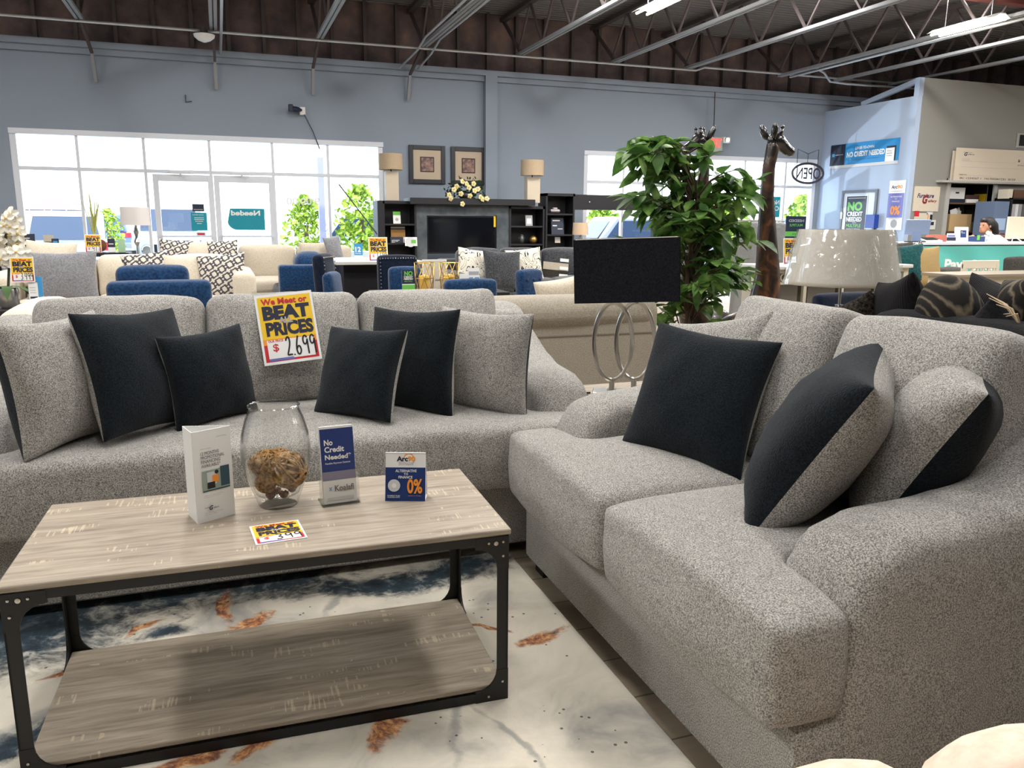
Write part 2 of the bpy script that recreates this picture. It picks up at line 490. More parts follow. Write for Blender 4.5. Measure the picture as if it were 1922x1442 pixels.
# partition with the office door, and the grey wall behind the counter
PX, PY = 13.5, 13.3
struct(MB(WALLB).box(PX, PX + .12, PY + .01, 16, 0, 3.75), 'wall_east', smooth=False)
b = MB(WALLB).box(PX, PX + .12, PY, PY + .12, 3.75, 4.1)
b.beam((PX + .06, PY + .06, 4.06), (PX + .06, 14.9, 3.78), .08, .1)
struct(b, 'trim_3', smooth=False)
ox0 = at(1777, 400, Y=PY).x; ox1 = at(1858, 400, Y=PY).x; oz = at(1815, 345, Y=PY).z
b = MB(WALLG)
b.box(PX + .12, ox0, PY, PY + .12, 0, 4.1); b.box(ox0, ox1, PY, PY + .12, oz, 4.1); b.box(ox1, 20, PY, PY + .12, 0, 4.1)
struct(b, 'wall_north', smooth=False)
TRIMG = mat('trim_grey', (168, 168, 164), .5)
b = MB(TRIMG); q = .1
b.box(ox0 - q, ox0, PY - .03, PY + .13, 0, oz + q); b.box(ox1, ox1 + q, PY - .03, PY + .13, 0, oz + q); b.box(ox0 - q, ox1 + q, PY - .031, PY + .131, oz, oz + q)
struct(b, 'trim_4', smooth=False)
b = MB(mat('closet_dark', (60, 54, 46), .8))
b.box(ox0 - .3, ox1 + .3, PY + .85, PY + .9, 0, 2.4); b.box(ox0 - .3, ox0 - .2, PY + .12, PY + .9, 0, 2.4); b.box(ox1 + .2, ox1 + .3, PY + .12, PY + .8, 0, 2.4); b.box(ox0 - .3, ox1 + .3, PY + .12, PY + .8, 2.35, 2.4)
struct(b, 'wall_closet', smooth=False)

# ---------------------------------------------------------------- shop windows and entrance
def X16(px, py=300): return at(px, py, Y=16).x
FY0, FY1 = 16.02, 16.14
def window(name, x0, x1, mull, ztr, skip=None, bottom=.12):
    b = MB(ALU); w = .05
    b.box(x0, x0 + .1, FY0, FY1, 0, WT); b.box(x1 - .1, x1, FY0, FY1, 0, WT); b.box(x0, x1, FY0 - .03, FY1, WT - .09, WT)
    for m_ in mull: b.box(m_ - w / 2, m_ + w / 2, FY0 + .01, FY1 - .01, 0, WT - .09)
    edges = [x0 + .1] + list(mull) + [x1 - .1]
    for a, c in zip(edges, edges[1:]):
        b.box(a, c, FY0 + .005, FY1 - .005, ztr - .03, ztr + .03)
        if not (skip and skip[0] < (a + c) / 2 < skip[1]): b.box(a, c, FY0, FY1, 0, bottom)
    root = struct(b, name, smooth=False, bevel=.004)
    for a, c in zip(edges, edges[1:]):
        MB(PANE).box(a, c, 16.07, 16.076, ztr + .02, WT - .08).build('glass_pane', root, smooth=False)
        if not (skip and skip[0] < (a + c) / 2 < skip[1]):
            MB(PANE).box(a, c, 16.07, 16.076, bottom - .01, ztr - .02).build('glass_pane', root, smooth=False)
    return root
dx0, dxm, dx1 = X16(285, 330), X16(400, 330), X16(514, 330)
window('window_1', WX0, WX1, [X16(146), X16(271), X16(394), X16(512), X16(616)], 2.02, (dx0 - .1, dx1 + .1))
window('window_2', VX0, VX1, [X16(1172, 320), X16(1246, 320), X16(1318, 320), X16(1400, 320), X16(1477, 320)], at(1110, 341, Y=16).z)
for i, (a, c, hinge) in enumerate(((dx0, dxm, -1), (dxm, dx1, 1))):
    b = MB(ALU); q = .1; t = 1.97
    b.box(a + .005, a + q, FY0, FY1 - .04, .01, t); b.box(c - q, c - .005, FY0, FY1 - .04, .01, t)
    b.box(a + q, c - q, FY0, FY1 - .04, t - .12, t); b.box(a + q, c - q, FY0, FY1 - .04, .01, .25)
    root = struct(b, f'door_{i + 1}', smooth=False, bevel=.004)
    MB(PANE).box(a + q, c - q, 16.05, 16.056, .25, t - .12).build('glass_pane', root, smooth=False)
    b = MB(ALU).tube([(a + .1, 15.95, .88), (c - .1, 15.95, .88)], .016); b.box(a + .09, a + .12, 15.94, FY0, .86, .9); b.box(c - .12, c - .09, 15.94, FY0, .86, .9)
    b.build('push_bar', root)
    b = MB(mat('closer_white', (220, 222, 226), .4)); xx = (a + c) / 2
    b.box(xx - .22, xx + .1, 15.95, FY0, t + .01, t + .06); b.beam((xx - .05, 15.97, t + .0), (xx + .05, 15.9, t - .05), .03)
    b.build('door_closer', root, bevel=.005)

# ---------------------------------------------------------------- roof joists, pipes, lamps overhead
CZ = 4.3
jx = [at(px, py, Z=CZ).x for px, py in ((150, 35), (400, 45), (597, 75), (793, 88), (925, 130), (1100, 137), (1288, 128), (1374, 165), (1562, 152), (1759, 141))]
for i, x in enumerate(jx):
    ye = 15.2
    b = MB(STEELL)
    for s_ in (-1, 1): b.box(x + s_ * .035 - .025, x + s_ * .035 + .025, 0, ye, CZ - .03, CZ + .02)
    root = struct(b, f'trim_{i + 10}', smooth=False)
    b = MB(STEEL).box(x - .06, x + .06, 0, 16.2, 5.08, 5.16)
    y = .4; up = True
    while y < ye - .5:
        a = (x, y, CZ if up else 5.1); c = (x, y + .62, 5.1 if up else CZ)
        b.beam(a, c, .035); y += .62; up = not up
    b.beam((x, ye - .1, CZ), (x, 16.15, 5.1), .05)
    b.build('web', root, smooth=False)
    if i < 4:
        b = MB(STEEL).beam((x, ye, CZ), (x * .97, 15.8, 3.9), .045); b.use(STEELL).beam((x * .97, 15.8, 3.9), (x * .965, 15.93, 3.46), .05)
        b.build('knee_brace', root, smooth=False)
# cross girders under the deck
for i, y in enumerate((3.5, 10.5)):
    b = MB(RUST if i else STEEL).box(-8, 20, y - .08, y + .08, 4.72, 5.05)
    struct(b, f'trim_{i + 30}', smooth=False)
pts = [at(0, 22, Z=CZ - .06), at(600, 68, Z=CZ - .06), at(1250, 126, Z=CZ - .06)]
py_ = 15.1
PIPE = [(-7.9, py_, CZ - .05), (9.4, py_, CZ - .05), (9.6, py_, CZ + .02), (13.3, py_, CZ + .02), (19.9, py_, CZ + .02)]
solo(MB(GALV).tube(PIPE, .022), 'sprinkler_pipe', 'thin galvanised pipe running crosswise under all the roof joists', 'pipe')
def pipe(pts, r, label): solo(MB(GALV).tube(pts, r, 8), 'conduit', label, 'pipe')
x = jx[3]
pipe([(x - .25, 6, CZ), (x - .2, 9.4, CZ), (x - .14, 14.4, CZ), (x - .14, 15.0, CZ - .1), (x - .3, 15.8, 4.02)], .02, 'shiny bent conduit along the left side of the joist nearest the pilaster')
pipe([(x + .14, 3, CZ), (x + .14, 14.5, CZ), (x + .14, 15.1, CZ - .12), (x + .05, 15.8, 4.02)], .02, 'shiny bent conduit along the right side of the joist nearest the pilaster')
x = jx[1]
pipe([(x + .12, 4, CZ - .06), (x + .12, 15.2, CZ - .06), (x + .1, 15.85, 4.05)], .025, 'bright straight pipe beside the joist that carries the round lamp')
x = jx[7]
pipe([(x + .12, 1, CZ - .05), (x + .12, 15.0, CZ - .05)], .025, 'bright pipe along the joist above the exit sign')
pipe([(x + .12, 14.2, CZ), (x + .5, 14.4, CZ - .04), (x + .75, 14.5, CZ - .18), (x + 1.2, 14.5, CZ - .2), (x + 4, 14.4, CZ - .2)], .022, 'pale bent conduit crossing above the partition')
pipe([(16.6, 2, CZ - .1), (16.6, 13.1, CZ - .1)], .03, 'bright pipe above the grey wall behind the counter')
# dome lamp under the second joist
p = at(388, 48, Y=15.0)
t = thing('dome_lamp', 'small round white lamp under the roof joist above the entrance', 'ceiling lamp', (p.x - .05, 15.0, CZ - .22))
MB(WHITE).lathe([(.02, -.03), (.1, 0), (.16, .05), (.17, .09), (.06, .11)]).build('lamp_shade', t)
MB(STEEL).lathe([(.06, .09), (.06, .19)]).build('base', t)
# fluorescent fixtures
TUBE = mat('lit_tube', (255, 255, 250), emit=(255, 248, 226), es=14)
def fluo(px, py, z, L, label, rz=0):
    p = at(px, py, Z=z)
    t = thing('fluorescent_fixture', label, 'ceiling light', p, rz, 'fluorescent shop lights')
    b = MB(mat('fixture_white', (226, 226, 222), .5)).prism([(-.17, .0), (-.05, .07), (.05, .07), (.17, .0), (.16, .0), (.05, .055), (-.05, .055), (-.16, .0)], -L / 2, L / 2, 'y')
    b.build('housing', t, smooth=False, fix=True)
    for s_ in (-.09, .09):
        MB(TUBE).tube([(s_, -L / 2 + .02, -.01), (s_, L / 2 - .02, -.01)], .018).build('tube', t)
    b = MB(GALV)
    for y in (-L / 2 + .2, L / 2 - .2): b.tube([(0, y, .07), (0, y, 5.2 - z)], .006, 5)
    b.build('hanger', t)
    return p
fl = [fluo(1815, 50, 4.25, 1.25, 'lit twin tube fluorescent light hanging above the grey wall'),
      fluo(1243, 6, 4.3, 1.25, 'lit twin tube fluorescent light at the top edge of the picture')]

# ---------------------------------------------------------------- light
def area(loc, sx, sy, e, col=(1, .97, .93)):  # ceiling tubes, and also the added fill row at the back
    L = bpy.data.lights.new('fluorescent', 'AREA'); L.shape = 'RECTANGLE'; L.size = sx; L.size_y = sy; L.energy = e; L.color = col
    o = bpy.data.objects.new('fluorescent', L); COL.objects.link(o); o.location = loc; return o
def glow(loc, e):      # the bare tubes also light the roof; the added back row uses it too
    L = bpy.data.lights.new('tube_or_fill_spill', 'POINT'); L.energy = e; L.shadow_soft_size = .25; L.color = (1, .96, .9)
    o = bpy.data.objects.new('tube_or_fill_spill', L); COL.objects.link(o); o.location = loc
for x, q in ((-3.4, 1), (.1, .62), (2.3, .62), (6.2, 1), (10, 1), (13.6, 1), (17.5, 1)):
    for y, k in ((.2, .6), (2.9, 1.2), (5.6, 1), (8.2, 1)):
        area((x, y, 4.2), .4, 1.25, 47 * k * q)
        glow((x, y, 4.35), 8 * k * q)
for x in (-5.5, -2, 1.5, 5, 8.5, 12):  # added fill row above the chords, no fixtures there, brightens the front wall
    area((x, 11, 4.95), .4, 1.25, 62); glow((x, 11, 4.98), 12)
for p in fl: area((p.x, p.y, p.z - .05), .3, 1.2, 55); glow((p.x, p.y, p.z + .1), 25)
W = bpy.data.worlds.new('world'); SC.world = W; W.use_nodes = True
bg = W.node_tree.nodes['Background']; bg.inputs['Color'].default_value = (.74, .86, 1, 1); bg.inputs['Strength'].default_value = 3.8
L = bpy.data.lights.new('sun', 'SUN'); L.energy = 2; L.angle = R(1); L.color = (1, .95, .86)
so = bpy.data.objects.new('sun', L); COL.objects.link(so); so.rotation_euler = (R(38), 0, R(-12))
# glare thrown up by a parked windscreen onto the pale partition
L = bpy.data.lights.new('windscreen_glint', 'SPOT'); L.energy = 600; L.spot_size = R(34); L.spot_blend = .25; L.shadow_soft_size = .06; L.color = (.92, .96, 1)
so = bpy.data.objects.new('windscreen_glint', L); COL.objects.link(so); so.location = (8.6, 19.4, .55)
so.rotation_euler = (Vector((13.5, 14.3, 2.75)) - so.location).to_track_quat('-Z', 'Y').to_euler()
SC.view_settings.view_transform = 'Standard'; SC.view_settings.look = 'None'; SC.view_settings.gamma = 1
SC.view_settings.use_curve_mapping = False
SC.view_settings.exposure = .95
SC.cycles.max_bounces = 8; SC.cycles.transparent_max_bounces = 16; SC.cycles.diffuse_bounces = 4
SC.cycles.caustics_reflective = False; SC.cycles.caustics_refractive = False
SC.cycles.sample_clamp_indirect = 6
SC.cycles.use_denoising = True

# ---------------------------------------------------------------- outside the windows
GROUND = mat('asphalt_pale', (170, 170, 168), .9)
b = MB(GROUND).box(-60, 80, 18, 120, -.45, -.35); b.use(mat('kerb', (200, 198, 192), .9)).box(-60, 80, 16.3, 18.0, -.45, -.02)
struct(b, 'ground', smooth=False)
LEAFO = fabric('bush_leaf', (104, 140, 40), (196, 216, 96), 12, .3, .05, 0)
def bush(px, py0, py1, wpx, Y, label, name='bush'):
    p = at(px, py1, Y=Y); tz = at(px, py0, Y=Y).z; w = at(px + wpx / 2, py1, Y=Y).x - p.x
    b = MB(LEAFO); rnd = random.Random(px)
    hgt = tz + .35
    for _ in range(900):
        u = rnd.uniform(-1, 1); v = rnd.random(); k = rnd.uniform(0, 2 * pi)
        r = sqrt(max(.05, 1 - (2 * v - .9) ** 2 * .9)) * rnd.uniform(.3, 1.1)
        c = Vector((w * r * cos(k), w * .6 * r * sin(k), -.35 + hgt * v)); s_ = .13 * w
        d = Vector((rnd.uniform(-1, 1), rnd.uniform(-1, 1), rnd.uniform(-1, 1))) * s_; e = Vector((rnd.uniform(-1, 1), rnd.uniform(-1, 1), rnd.uniform(-1, 1))) * s_
        b.add([c - d, c + e, c + d, c - e], [(0, 1, 2, 3)])
    t = thing(name, label, 'plant', (p.x, Y, 0))
    b.build('foliage', t, smooth=False)
    MB(mat('bark', (110, 90, 70), .9)).tube([(0, 0, -.35), (.02, 0, hgt * .5)], .06).build('trunk', t)
bush(207, 392, 470, 60, 29, 'pale green shrub outside, between the parked cars and the jeep')
bush(575, 368, 462, 84, 21.2, 'bright green bush outside behind the reversed opening hours')
bush(678, 348, 455, 100, 20.9, 'tall bright green bush outside the rightmost pane of the entrance window')
bush(1130, 388, 420, 80, 26, 'green bush outside the left pane of the window behind the ficus')
bush(1500, 368, 440, 70, 26, 'green bush outside below the open sign')
bush(1340, 372, 430, 130, 28, 'sunlit bush outside, seen through the ficus leaves')
# house
t = thing('house', 'beige house with a tiled roof across the road', 'house', (at(95, 440, Y=105).x, 105, 0))
hw = (at(143, 440, Y=105).x - at(52, 440, Y=105).x) / 2; z1 = at(95, 394, Y=105).z; z2 = at(108, 366, Y=105).z
MB(mat('stucco', (136, 130, 116), .9)).box(-hw, hw, 0, 8, -.4, z1).build('wall', t, smooth=False)
b = MB(mat('roof_tile', (118, 100, 100), .8)); b.add([(-hw - .3, -.5, z1), (hw + .3, -.5, z1), (hw + .3, 8.5, z1), (-hw - .3, 8.5, z1), (hw * .3, 3, z2), (hw * .3, 5, z2)],
     [(0, 1, 4), (1, 2, 5, 4), (2, 3, 5), (3, 0, 4, 5)]); b.build('roof', t, smooth=False)
for xx in (-hw * .45, hw * .45):
    f_ = MB(WHITE).box(xx - .8, xx + .8, -.06, 0, 1.0, 2.3).build('window', t, smooth=False)
    MB(mat('house_glass', (96, 108, 124), .2)).box(xx - .68, xx + .68, -.07, -.05, 1.1, 2.2).build('pane', f_, smooth=False)

def suv(loc, rz, body, label, L=4.5, W_=1.85, hgt=1.7, pick=False):
    t = thing('car', label, 'car', loc, rz)
    B = mat('car_paint_' + body[0], body[1], .25, .0, coat=.6); w = W_ / 2
    prof = [(-L / 2, .35), (-L / 2, .8), (-L / 2 + .9, .98), (-L / 2 + 1.0, 1.0), (L / 2 - .12, 1.0), (L / 2, .85), (L / 2, .35)]
    m_ = MB(B); m_.prism(prof, -w, w, 'x'); m_.build('body', t, bevel=.06, fix=True)
    cab = [(-L / 2 + 1.0, 1.0), (-L / 2 + 1.75, hgt - .05), (-L / 2 + 2.1, hgt), (L / 2 - .7, hgt), (L / 2 - .15, 1.0)]
    m_ = MB(B); m_.prism(cab, -w + .1, w - .1, 'x'); m_.build('cabin', t, bevel=.07, fix=True)
    G = mat('car_glass', (46, 60, 84), .08)
    m_ = MB(G); m_.add([(-w + .2, L / 2 - .17, 1.06), (w - .2, L / 2 - .17, 1.06), (w - .3, L / 2 - .62, hgt - .12), (-w + .3, L / 2 - .62, hgt - .12)], [(0, 1, 2, 3)])
    m_.v = [v + Vector((0, .03, 0)) for v in m_.v]; m_.build('rear_window', t, smooth=False)
    m_ = MB(G); m_.add([(-w + .15, -L / 2 + 1.02, 1.04), (w - .15, -L / 2 + 1.02, 1.04), (w - .25, -L / 2 + 1.7, hgt - .1), (-w + .25, -L / 2 + 1.7, hgt - .1)], [(0, 1, 2, 3)])
    m_.v = [v + Vector((0, -.04, .02)) for v in m_.v]; m_.build('windscreen', t, smooth=False)
    for s_ in (-1, 1):
        m_ = MB(G); m_.prism([(-L / 2 + 1.35, 1.08), (-L / 2 + 1.9, hgt - .12), (L / 2 - .8, hgt - .12), (L / 2 - .42, 1.08)], s_ * (w - .1), s_ * (w - .085), 'x'); m_.build('side_window', t, smooth=False)
        MB(mat('tail_light', (206, 40, 50), .3)).box(s_ * (w - .2) - .16, s_ * (w - .2) + .16, L / 2 - .06, L / 2 + .02, .82, 1.0).build('tail_light', t, smooth=False)
        for y in (-L / 2 + .85, L / 2 - .85):
            m_ = MB(mat('tyre', (24, 24, 26), .9)); m_.tr((s_ * (w - .1), y, .33), ry=pi / 2).lathe([(.0, -.11), (.3, -.11), (.33, -.06), (.33, .06), (.3, .11), (0, .11)], 20); k = m_.build('wheel', t)
            m_ = MB(CHROME); m_.tr((s_ * (w - .1) + s_ * .115, y, .33), ry=pi / 2).lathe([(0, -.004), (.2, 0), (.2, .004), (0, .006)], 14); m_.build('hubcap', k)
    m_ = MB(mat('bumper', (120, 122, 126), .6)).box(-w + .02, w - .02, L / 2 - .05, L / 2 + .1, .4, .62); m_.build('bumper', t, bevel=.03)
    MB(WHITE).box(-.26, .26, L / 2 + .1, L / 2 + .115, .45, .58).build('number_plate', t, smooth=False)
def gx(px, Y): return at(px, 440, Y=Y).x
suv((gx(128, 23), 23, -.35), pi + .12, ('white', (232, 234, 238)), 'white car parked outside nearest the window corner')
suv((gx(60, 30), 32, -.35), pi + .35, ('silver', (176, 186, 206)), 'silver car parked behind the white car')
suv((gx(172, 36), 37, -.35), pi + .3, ('blue', (64, 88, 150)), 'dark blue car parked beyond the white car')
suv((gx(742, 24.2), 24.2, -.35), pi * .42, ('sky', (190, 206, 222)), 'pale car outside the rightmost pane of the entrance window')
suv((gx(1215, 23), 23, -.35), pi * .5, ('grey', (150, 152, 166)), 'grey car outside behind the ficus')
suv((gx(1512, 23), 23, -.35), pi * .8, ('cobalt', (62, 96, 186)), 'blue car outside below the open sign')
# jeep facing the entrance
t = thing('jeep', 'white off-road car with round headlamps facing the entrance', 'car', (gx(318, 19.6), 19.6, -.35), R(3))
JW = mat('car_paint_jeep', (226, 228, 232), .3, coat=.4)
m_ = MB(JW).box(-.78, .78, 0, 3.4, .45, 1.12); m_.build('body', t, bevel=.05)
m_ = MB(JW); m_.prism([(.0, 1.12), (1.15, 1.2), (1.15, .6), (0, .6)], -.7, .7, 'x'); m_.build('bonnet', t, bevel=.04, fix=True)
m_ = MB(JW); m_.prism([(1.15, 1.2), (1.45, 1.82), (3.3, 1.82), (3.4, 1.1)], -.72, .72, 'x'); m_.build('cabin', t, bevel=.05, fix=True)
m_ = MB(mat('car_glass', (46, 60, 84), .08)); m_.add([(-.62, 1.15, 1.26), (.62, 1.15, 1.26), (.6, 1.4, 1.76), (-.6, 1.4, 1.76)], [(0, 1, 2, 3)]); m_.build('windscreen', t, smooth=False)
m_ = MB(JW).box(-.62, .62, -.03, .02, .58, 1.1); g_ = m_.build('grille', t, bevel=.02)
m_ = MB(BLACKM)
for i in range(7): m_.box(-.3 + i * .1 - .03, -.3 + i * .1 + .03, -.04, -.028, .66, .98)
m_.build('slots', g_, smooth=False)
for s_ in (-1, 1):
    m_ = MB(CHROME); m_.tr((s_ * .48, -.04, .86), rx=pi / 2).lathe([(0, .05), (.09, .05), (.115, .02), (.12, -.02)], 20); m_.build('headlamp', t)
    m_ = MB(BLACKM); m_.prism([(-.1, .62), (-.05, .85), (.85, .88), (.95, .6), (.85, .78), (0, .76)], s_ * .7, s_ * .95, 'x'); m_.build('wing', t, fix=True)
    for y in (.42, 2.8):
        m_ = MB(mat('tyre', (24, 24, 26), .9)); m_.tr((s_ * .8, y, .38), ry=pi / 2).lathe([(.0, -.13), (.34, -.13), (.38, -.07), (.38, .07), (.34, .13), (0, .13)], 20); m_.build('wheel', t)
MB(BLACKM).box(-.85, .85, -.22, -.05, .4, .55).build('bumper', t, bevel=.02)
# lamp post outside
p = at(607, 470, Y=19.5)
t = thing('lamp_post', 'slim pale post standing outside right of the entrance', 'post', (p.x, 19.5, -.35))
MB(mat('post_lilac', (170, 166, 190), .6)).box(-.07, .07, -.07, .07, 0, 2.95).build('pole', t)
MB(mat('post_lilac', (170, 166, 190), .6)).box(-.14, .14, -.14, .14, 0, .25).build('base', t)
p = at(600, 470, Y=19.8)
solo(MB(mat('wall_low', (214, 204, 186), .9)).box(-1.0, 1.6, -.15, .15, -.35, .45), 'garden_wall', 'low pale wall outside in front of the green bushes', 'wall', (p.x, 19.8, 0), smooth=False)
# ================================================================ foreground: rug
def rug_mat():
    M = mat('rug_marble', (205, 202, 194), .8, spec=.15, sheen=.2); N = NT(M)
    v = N.coord()
    n1 = N.n('ShaderNodeTexNoise'); N.l(v, n1.inputs['Vector']); n1.inputs['Scale'].default_value = 3.2; n1.inputs['Detail'].default_value = 4
    sub = N.n('ShaderNodeVectorMath', operation='SUBTRACT'); N.l(n1.outputs['Color'], sub.inputs[0]); sub.inputs[1].default_value = (.5, .5, .5)
    sc = N.n('ShaderNodeVectorMath', operation='SCALE'); N.l(sub.outputs[0], sc.inputs[0]); sc.inputs['Scale'].default_value = .22
    ad = N.n('ShaderNodeVectorMath', operation='ADD'); N.l(v, ad.inputs[0]); N.l(sc.outputs[0], ad.inputs[1])
    wv = ad.outputs[0]
    c = N.ramp(N.noise(wv, 2.4, 5, .6, .8), [(.3, (150, 148, 142)), (.45, (198, 192, 178)), (.6, (216, 208, 192)), (.8, (190, 180, 162))])
    fine = N.noise(wv, 16, 5, .7)
    def blob(px, py, rx, ry, ang, inner=.5):
        p = at(px, py, Z=.008)
        mp = N.n('ShaderNodeMapping', vector_type='TEXTURE'); N.l(wv, mp.inputs['Vector'])
        mp.inputs['Location'].default_value = (p.x, p.y, 0); mp.inputs['Rotation'].default_value = (0, 0, ang); mp.inputs['Scale'].default_value = (rx, ry, 1)
        fl_ = N.n('ShaderNodeVectorMath', operation='MULTIPLY'); N.l(mp.outputs[0], fl_.inputs[0]); fl_.inputs[1].default_value = (1, 1, 0)
        ln = N.n('ShaderNodeVectorMath', operation='LENGTH'); N.l(fl_.outputs[0], ln.inputs[0])
        r = N.math('ADD', ln.outputs['Value'], N.math('MULTIPLY', N.math('SUBTRACT', fine, .5), 1.6))
        mr = N.n('ShaderNodeMapRange', interpolation_type='SMOOTHSTEP'); N.l(r, mr.inputs['Value'])
        mr.inputs['From Min'].default_value = 1.05; mr.inputs['From Max'].default_value = inner; mr.inputs['To Min'].default_value = 0; mr.inputs['To Max'].default_value = 1
        return mr.outputs[0]
    dark = N.ramp(fine, [(.35, (18, 30, 40)), (.52, (38, 58, 70)), (.7, (112, 124, 128))])
    for a in ((40, 1190, .42, .32, .4), (260, 1110, .5, .24, 0), (530, 1085, .34, .15, .2), (700, 1100, .36, .1, -.2), (850, 1070, .3, .12, .1), (20, 1400, .2, .07, .5), (130, 1330, .1, .03, .8), (300, 1190, .1, .05, 0)):
        c = N.mix(blob(*a, .35), c, dark)
    for a in ((110, 1330, .25, .03, .6), (860, 1340, .22, .018, 1.2), (960, 1380, .2, .014, 1.9), (620, 1140, .16, .02, 1.2)):
        c = N.mix(N.math('MULTIPLY', blob(*a, .2), .55), c, (96, 104, 108))
    rust = N.ramp(N.noise(wv, 34, 5, .75), [(.35, (48, 22, 12)), (.47, (140, 74, 36)), (.58, (206, 146, 84)), (.72, (232, 206, 168))])
    for a in ((745, 1385, .085, .03, .75), (480, 1392, .12, .03, .5), (330, 1435, .1, .03, .4), (1020, 1190, .10, .03, .12), (915, 1174, .09, .017, -.35), (425, 1140, .035, .12, .2), (480, 1165, .1, .045, .5), (262, 1178, .06, .014, .4), (95, 1278, .06, .014, .3)):
        c = N.mix(N.math('MULTIPLY', blob(*a, .55), .92), c, rust)
    sp = N.math('MULTIPLY', N.math('LESS_THAN', N.voro(v, 34), .14), N.math('GREATER_THAN', N.noise(v, 5, 2), .56))
    c = N.mix(N.math('MULTIPLY', sp, .8), c, (40, 38, 38))
    N.base(c); N.bump(N.noise(v, 300, 2), .25, .002)
    return M
solo(MB(rug_mat()).prism([(-2.2, .3), (.915, .3), (.915, 2.72), (-2.2, 2.72)], .0005, .009, 'z'), 'rug', 'marbled white rug with dark teal and rust veins under the coffee table', 'rug', bevel=.003, fix=True)

# ================================================================ coffee table
t = thing('coffee_table', 'grey oak and black metal coffee table standing on the marbled rug', 'table', (.083, 1.974, .009), R(-1.8))
TZ = .451
def oak_plank(b, x0, x1, y0, y1, z0, z1, nm, par, bev=.003): 
    b.box(x0, x1, y0, y1, z0, z1); return b.build(nm, par, bevel=bev)
L2, W2 = .541, .252
oak_plank(MB(OAK), -L2, L2, -W2, W2, TZ - .015, TZ, 'tabletop', t, .004)
oak_plank(MB(OAK), -L2 + .012, L2 - .012, -W2 + .012, W2 - .012, .026, .04, 'shelf', t)
q = .028; th = .004
for sx in (-1, 1):
    for sy in (-1, 1):
        x, y = sx * (L2 - .006), sy * (W2 - .004)
        b = MB(BLACKM)
        b.box(min(x, x - sx * q), max(x, x - sx * q), min(y, y - sy * th), max(y, y - sy * th), 0, TZ - .015)
        b.box(min(x, x - sx * th), max(x, x - sx * th), min(y, y - sy * q), max(y, y - sy * q), 0, TZ - .015)
        leg = b.build('leg', t, smooth=False)
        # corner plates with a hollow curve, and their screws
        def plate(top, ax):
            r_ = .055; z0 = TZ - .018 if top else .0; dz = -1 if top else 1
            inner = .028
            pts = [(0, 0), (inner + r_, 0), (inner + r_, inner)]
            for k in range(0, 7):
                a = pi / 2 * k / 6; pts.append((inner + r_ - r_ * sin(a), inner + r_ - r_ * cos(a)))
            pts += [(0, inner + r_)]
            b = MB(BLACKM)
            if ax == 'y':
                b.prism([(x - sx * a, z0 + dz * c) for a, c in pts], y + sy * .001, y - sy * (th + .001), 'y')
            else:
                b.prism([(y - sy * a, z0 + dz * c) for a, c in pts], x + sx * .001, x - sx * (th + .001), 'x')
            return b.build('corner_plate', t, smooth=False, fix=True)
        for top in (0, 1):
            o = plate(top, 'y'); plate(top, 'x')
            if sy < 0:
                zz = TZ - .018 if top else 0; d = -1 if top else 1
                b = MB(NICKEL)
                for a, c, rr in (((.014, .014, .003), (.032, .016, .0055), (.05, .014, .003), (.014, .05, .003)) if top else ((.014, .05, .003), (.05, .014, .003))):
                    b.tr((x - sx * a, y - .0015, zz + d * c), rx=pi / 2).lathe([(0, 0), (rr, 0), (rr, .0015), (0, .002)], 10)
                b.build('screw', o)
for nm, z0 in (('top_rail', TZ - .015 - .022), ('bottom_rail', .002)):
    for sy in (-1, 1):
        y = sy * (W2 - .004)
        MB(BLACKM).box(-L2 + .01, L2 - .01, min(y, y - sy * th), max(y, y - sy * th), z0, z0 + .022).build(nm, t, smooth=False)
    for sx in (-1, 1):
        x = sx * (L2 - .006)
        MB(BLACKM).box(min(x, x - sx * th), max(x, x - sx * th), -W2 + .01, W2 - .01, z0, z0 + .022).build(nm, t, smooth=False)
TT = .009 + TZ

# ================================================================ signs
def beat(w, h, price, sleeve=False, cents=None, hdr=True):
    b = MB(WHITE).box(-w / 2, w / 2, 0, .002, 0, h)
    X = lambda u: -w / 2 + u * w
    def r(u0, v0, u1, v1, m_, y): b.use(m_).rect(X(u0), v0 * h, X(u1), v1 * h, y)
    def tx(s_, u0, v0, u1, v1, m_, y=-.0012, bold=.035, **k): b.use(m_).text(s_, X(u0), v0 * h, X(u1), v1 * h, y, bold, **k)
    r(.04, .04, .96, .42, RED, -.0002); r(.04, .28, .96, .42, ORA, -.0003); r(.04, .36, .96, .96, YEL, -.0004)
    r(.10, .07, .90, .345, WHITE, -.0006); r(.10, .05, .52, .085, PURP, -.0007)
    tx('We Meet or', .1, .845, .9, .935, RED)
    tx('BEAT', .1, .63, .92, .83, INK, bold=.06)
    tx('PRICES', .12, .40, .94, .60, INK, bold=.05)
    tx('ALL', .36, .57, .60, .66, LGREY, -.0016, .04)
    tx('OUR PRICE', .12, .315, .38, .345, RED, bold=.02)
    tx('$', .19, .17, .29, .29, RED, bold=.012)
    b.use(BLACKI).digits(price, X(.40), .10 * h, X(.94), .37 * h, .027 * w, -.0016)
    return b
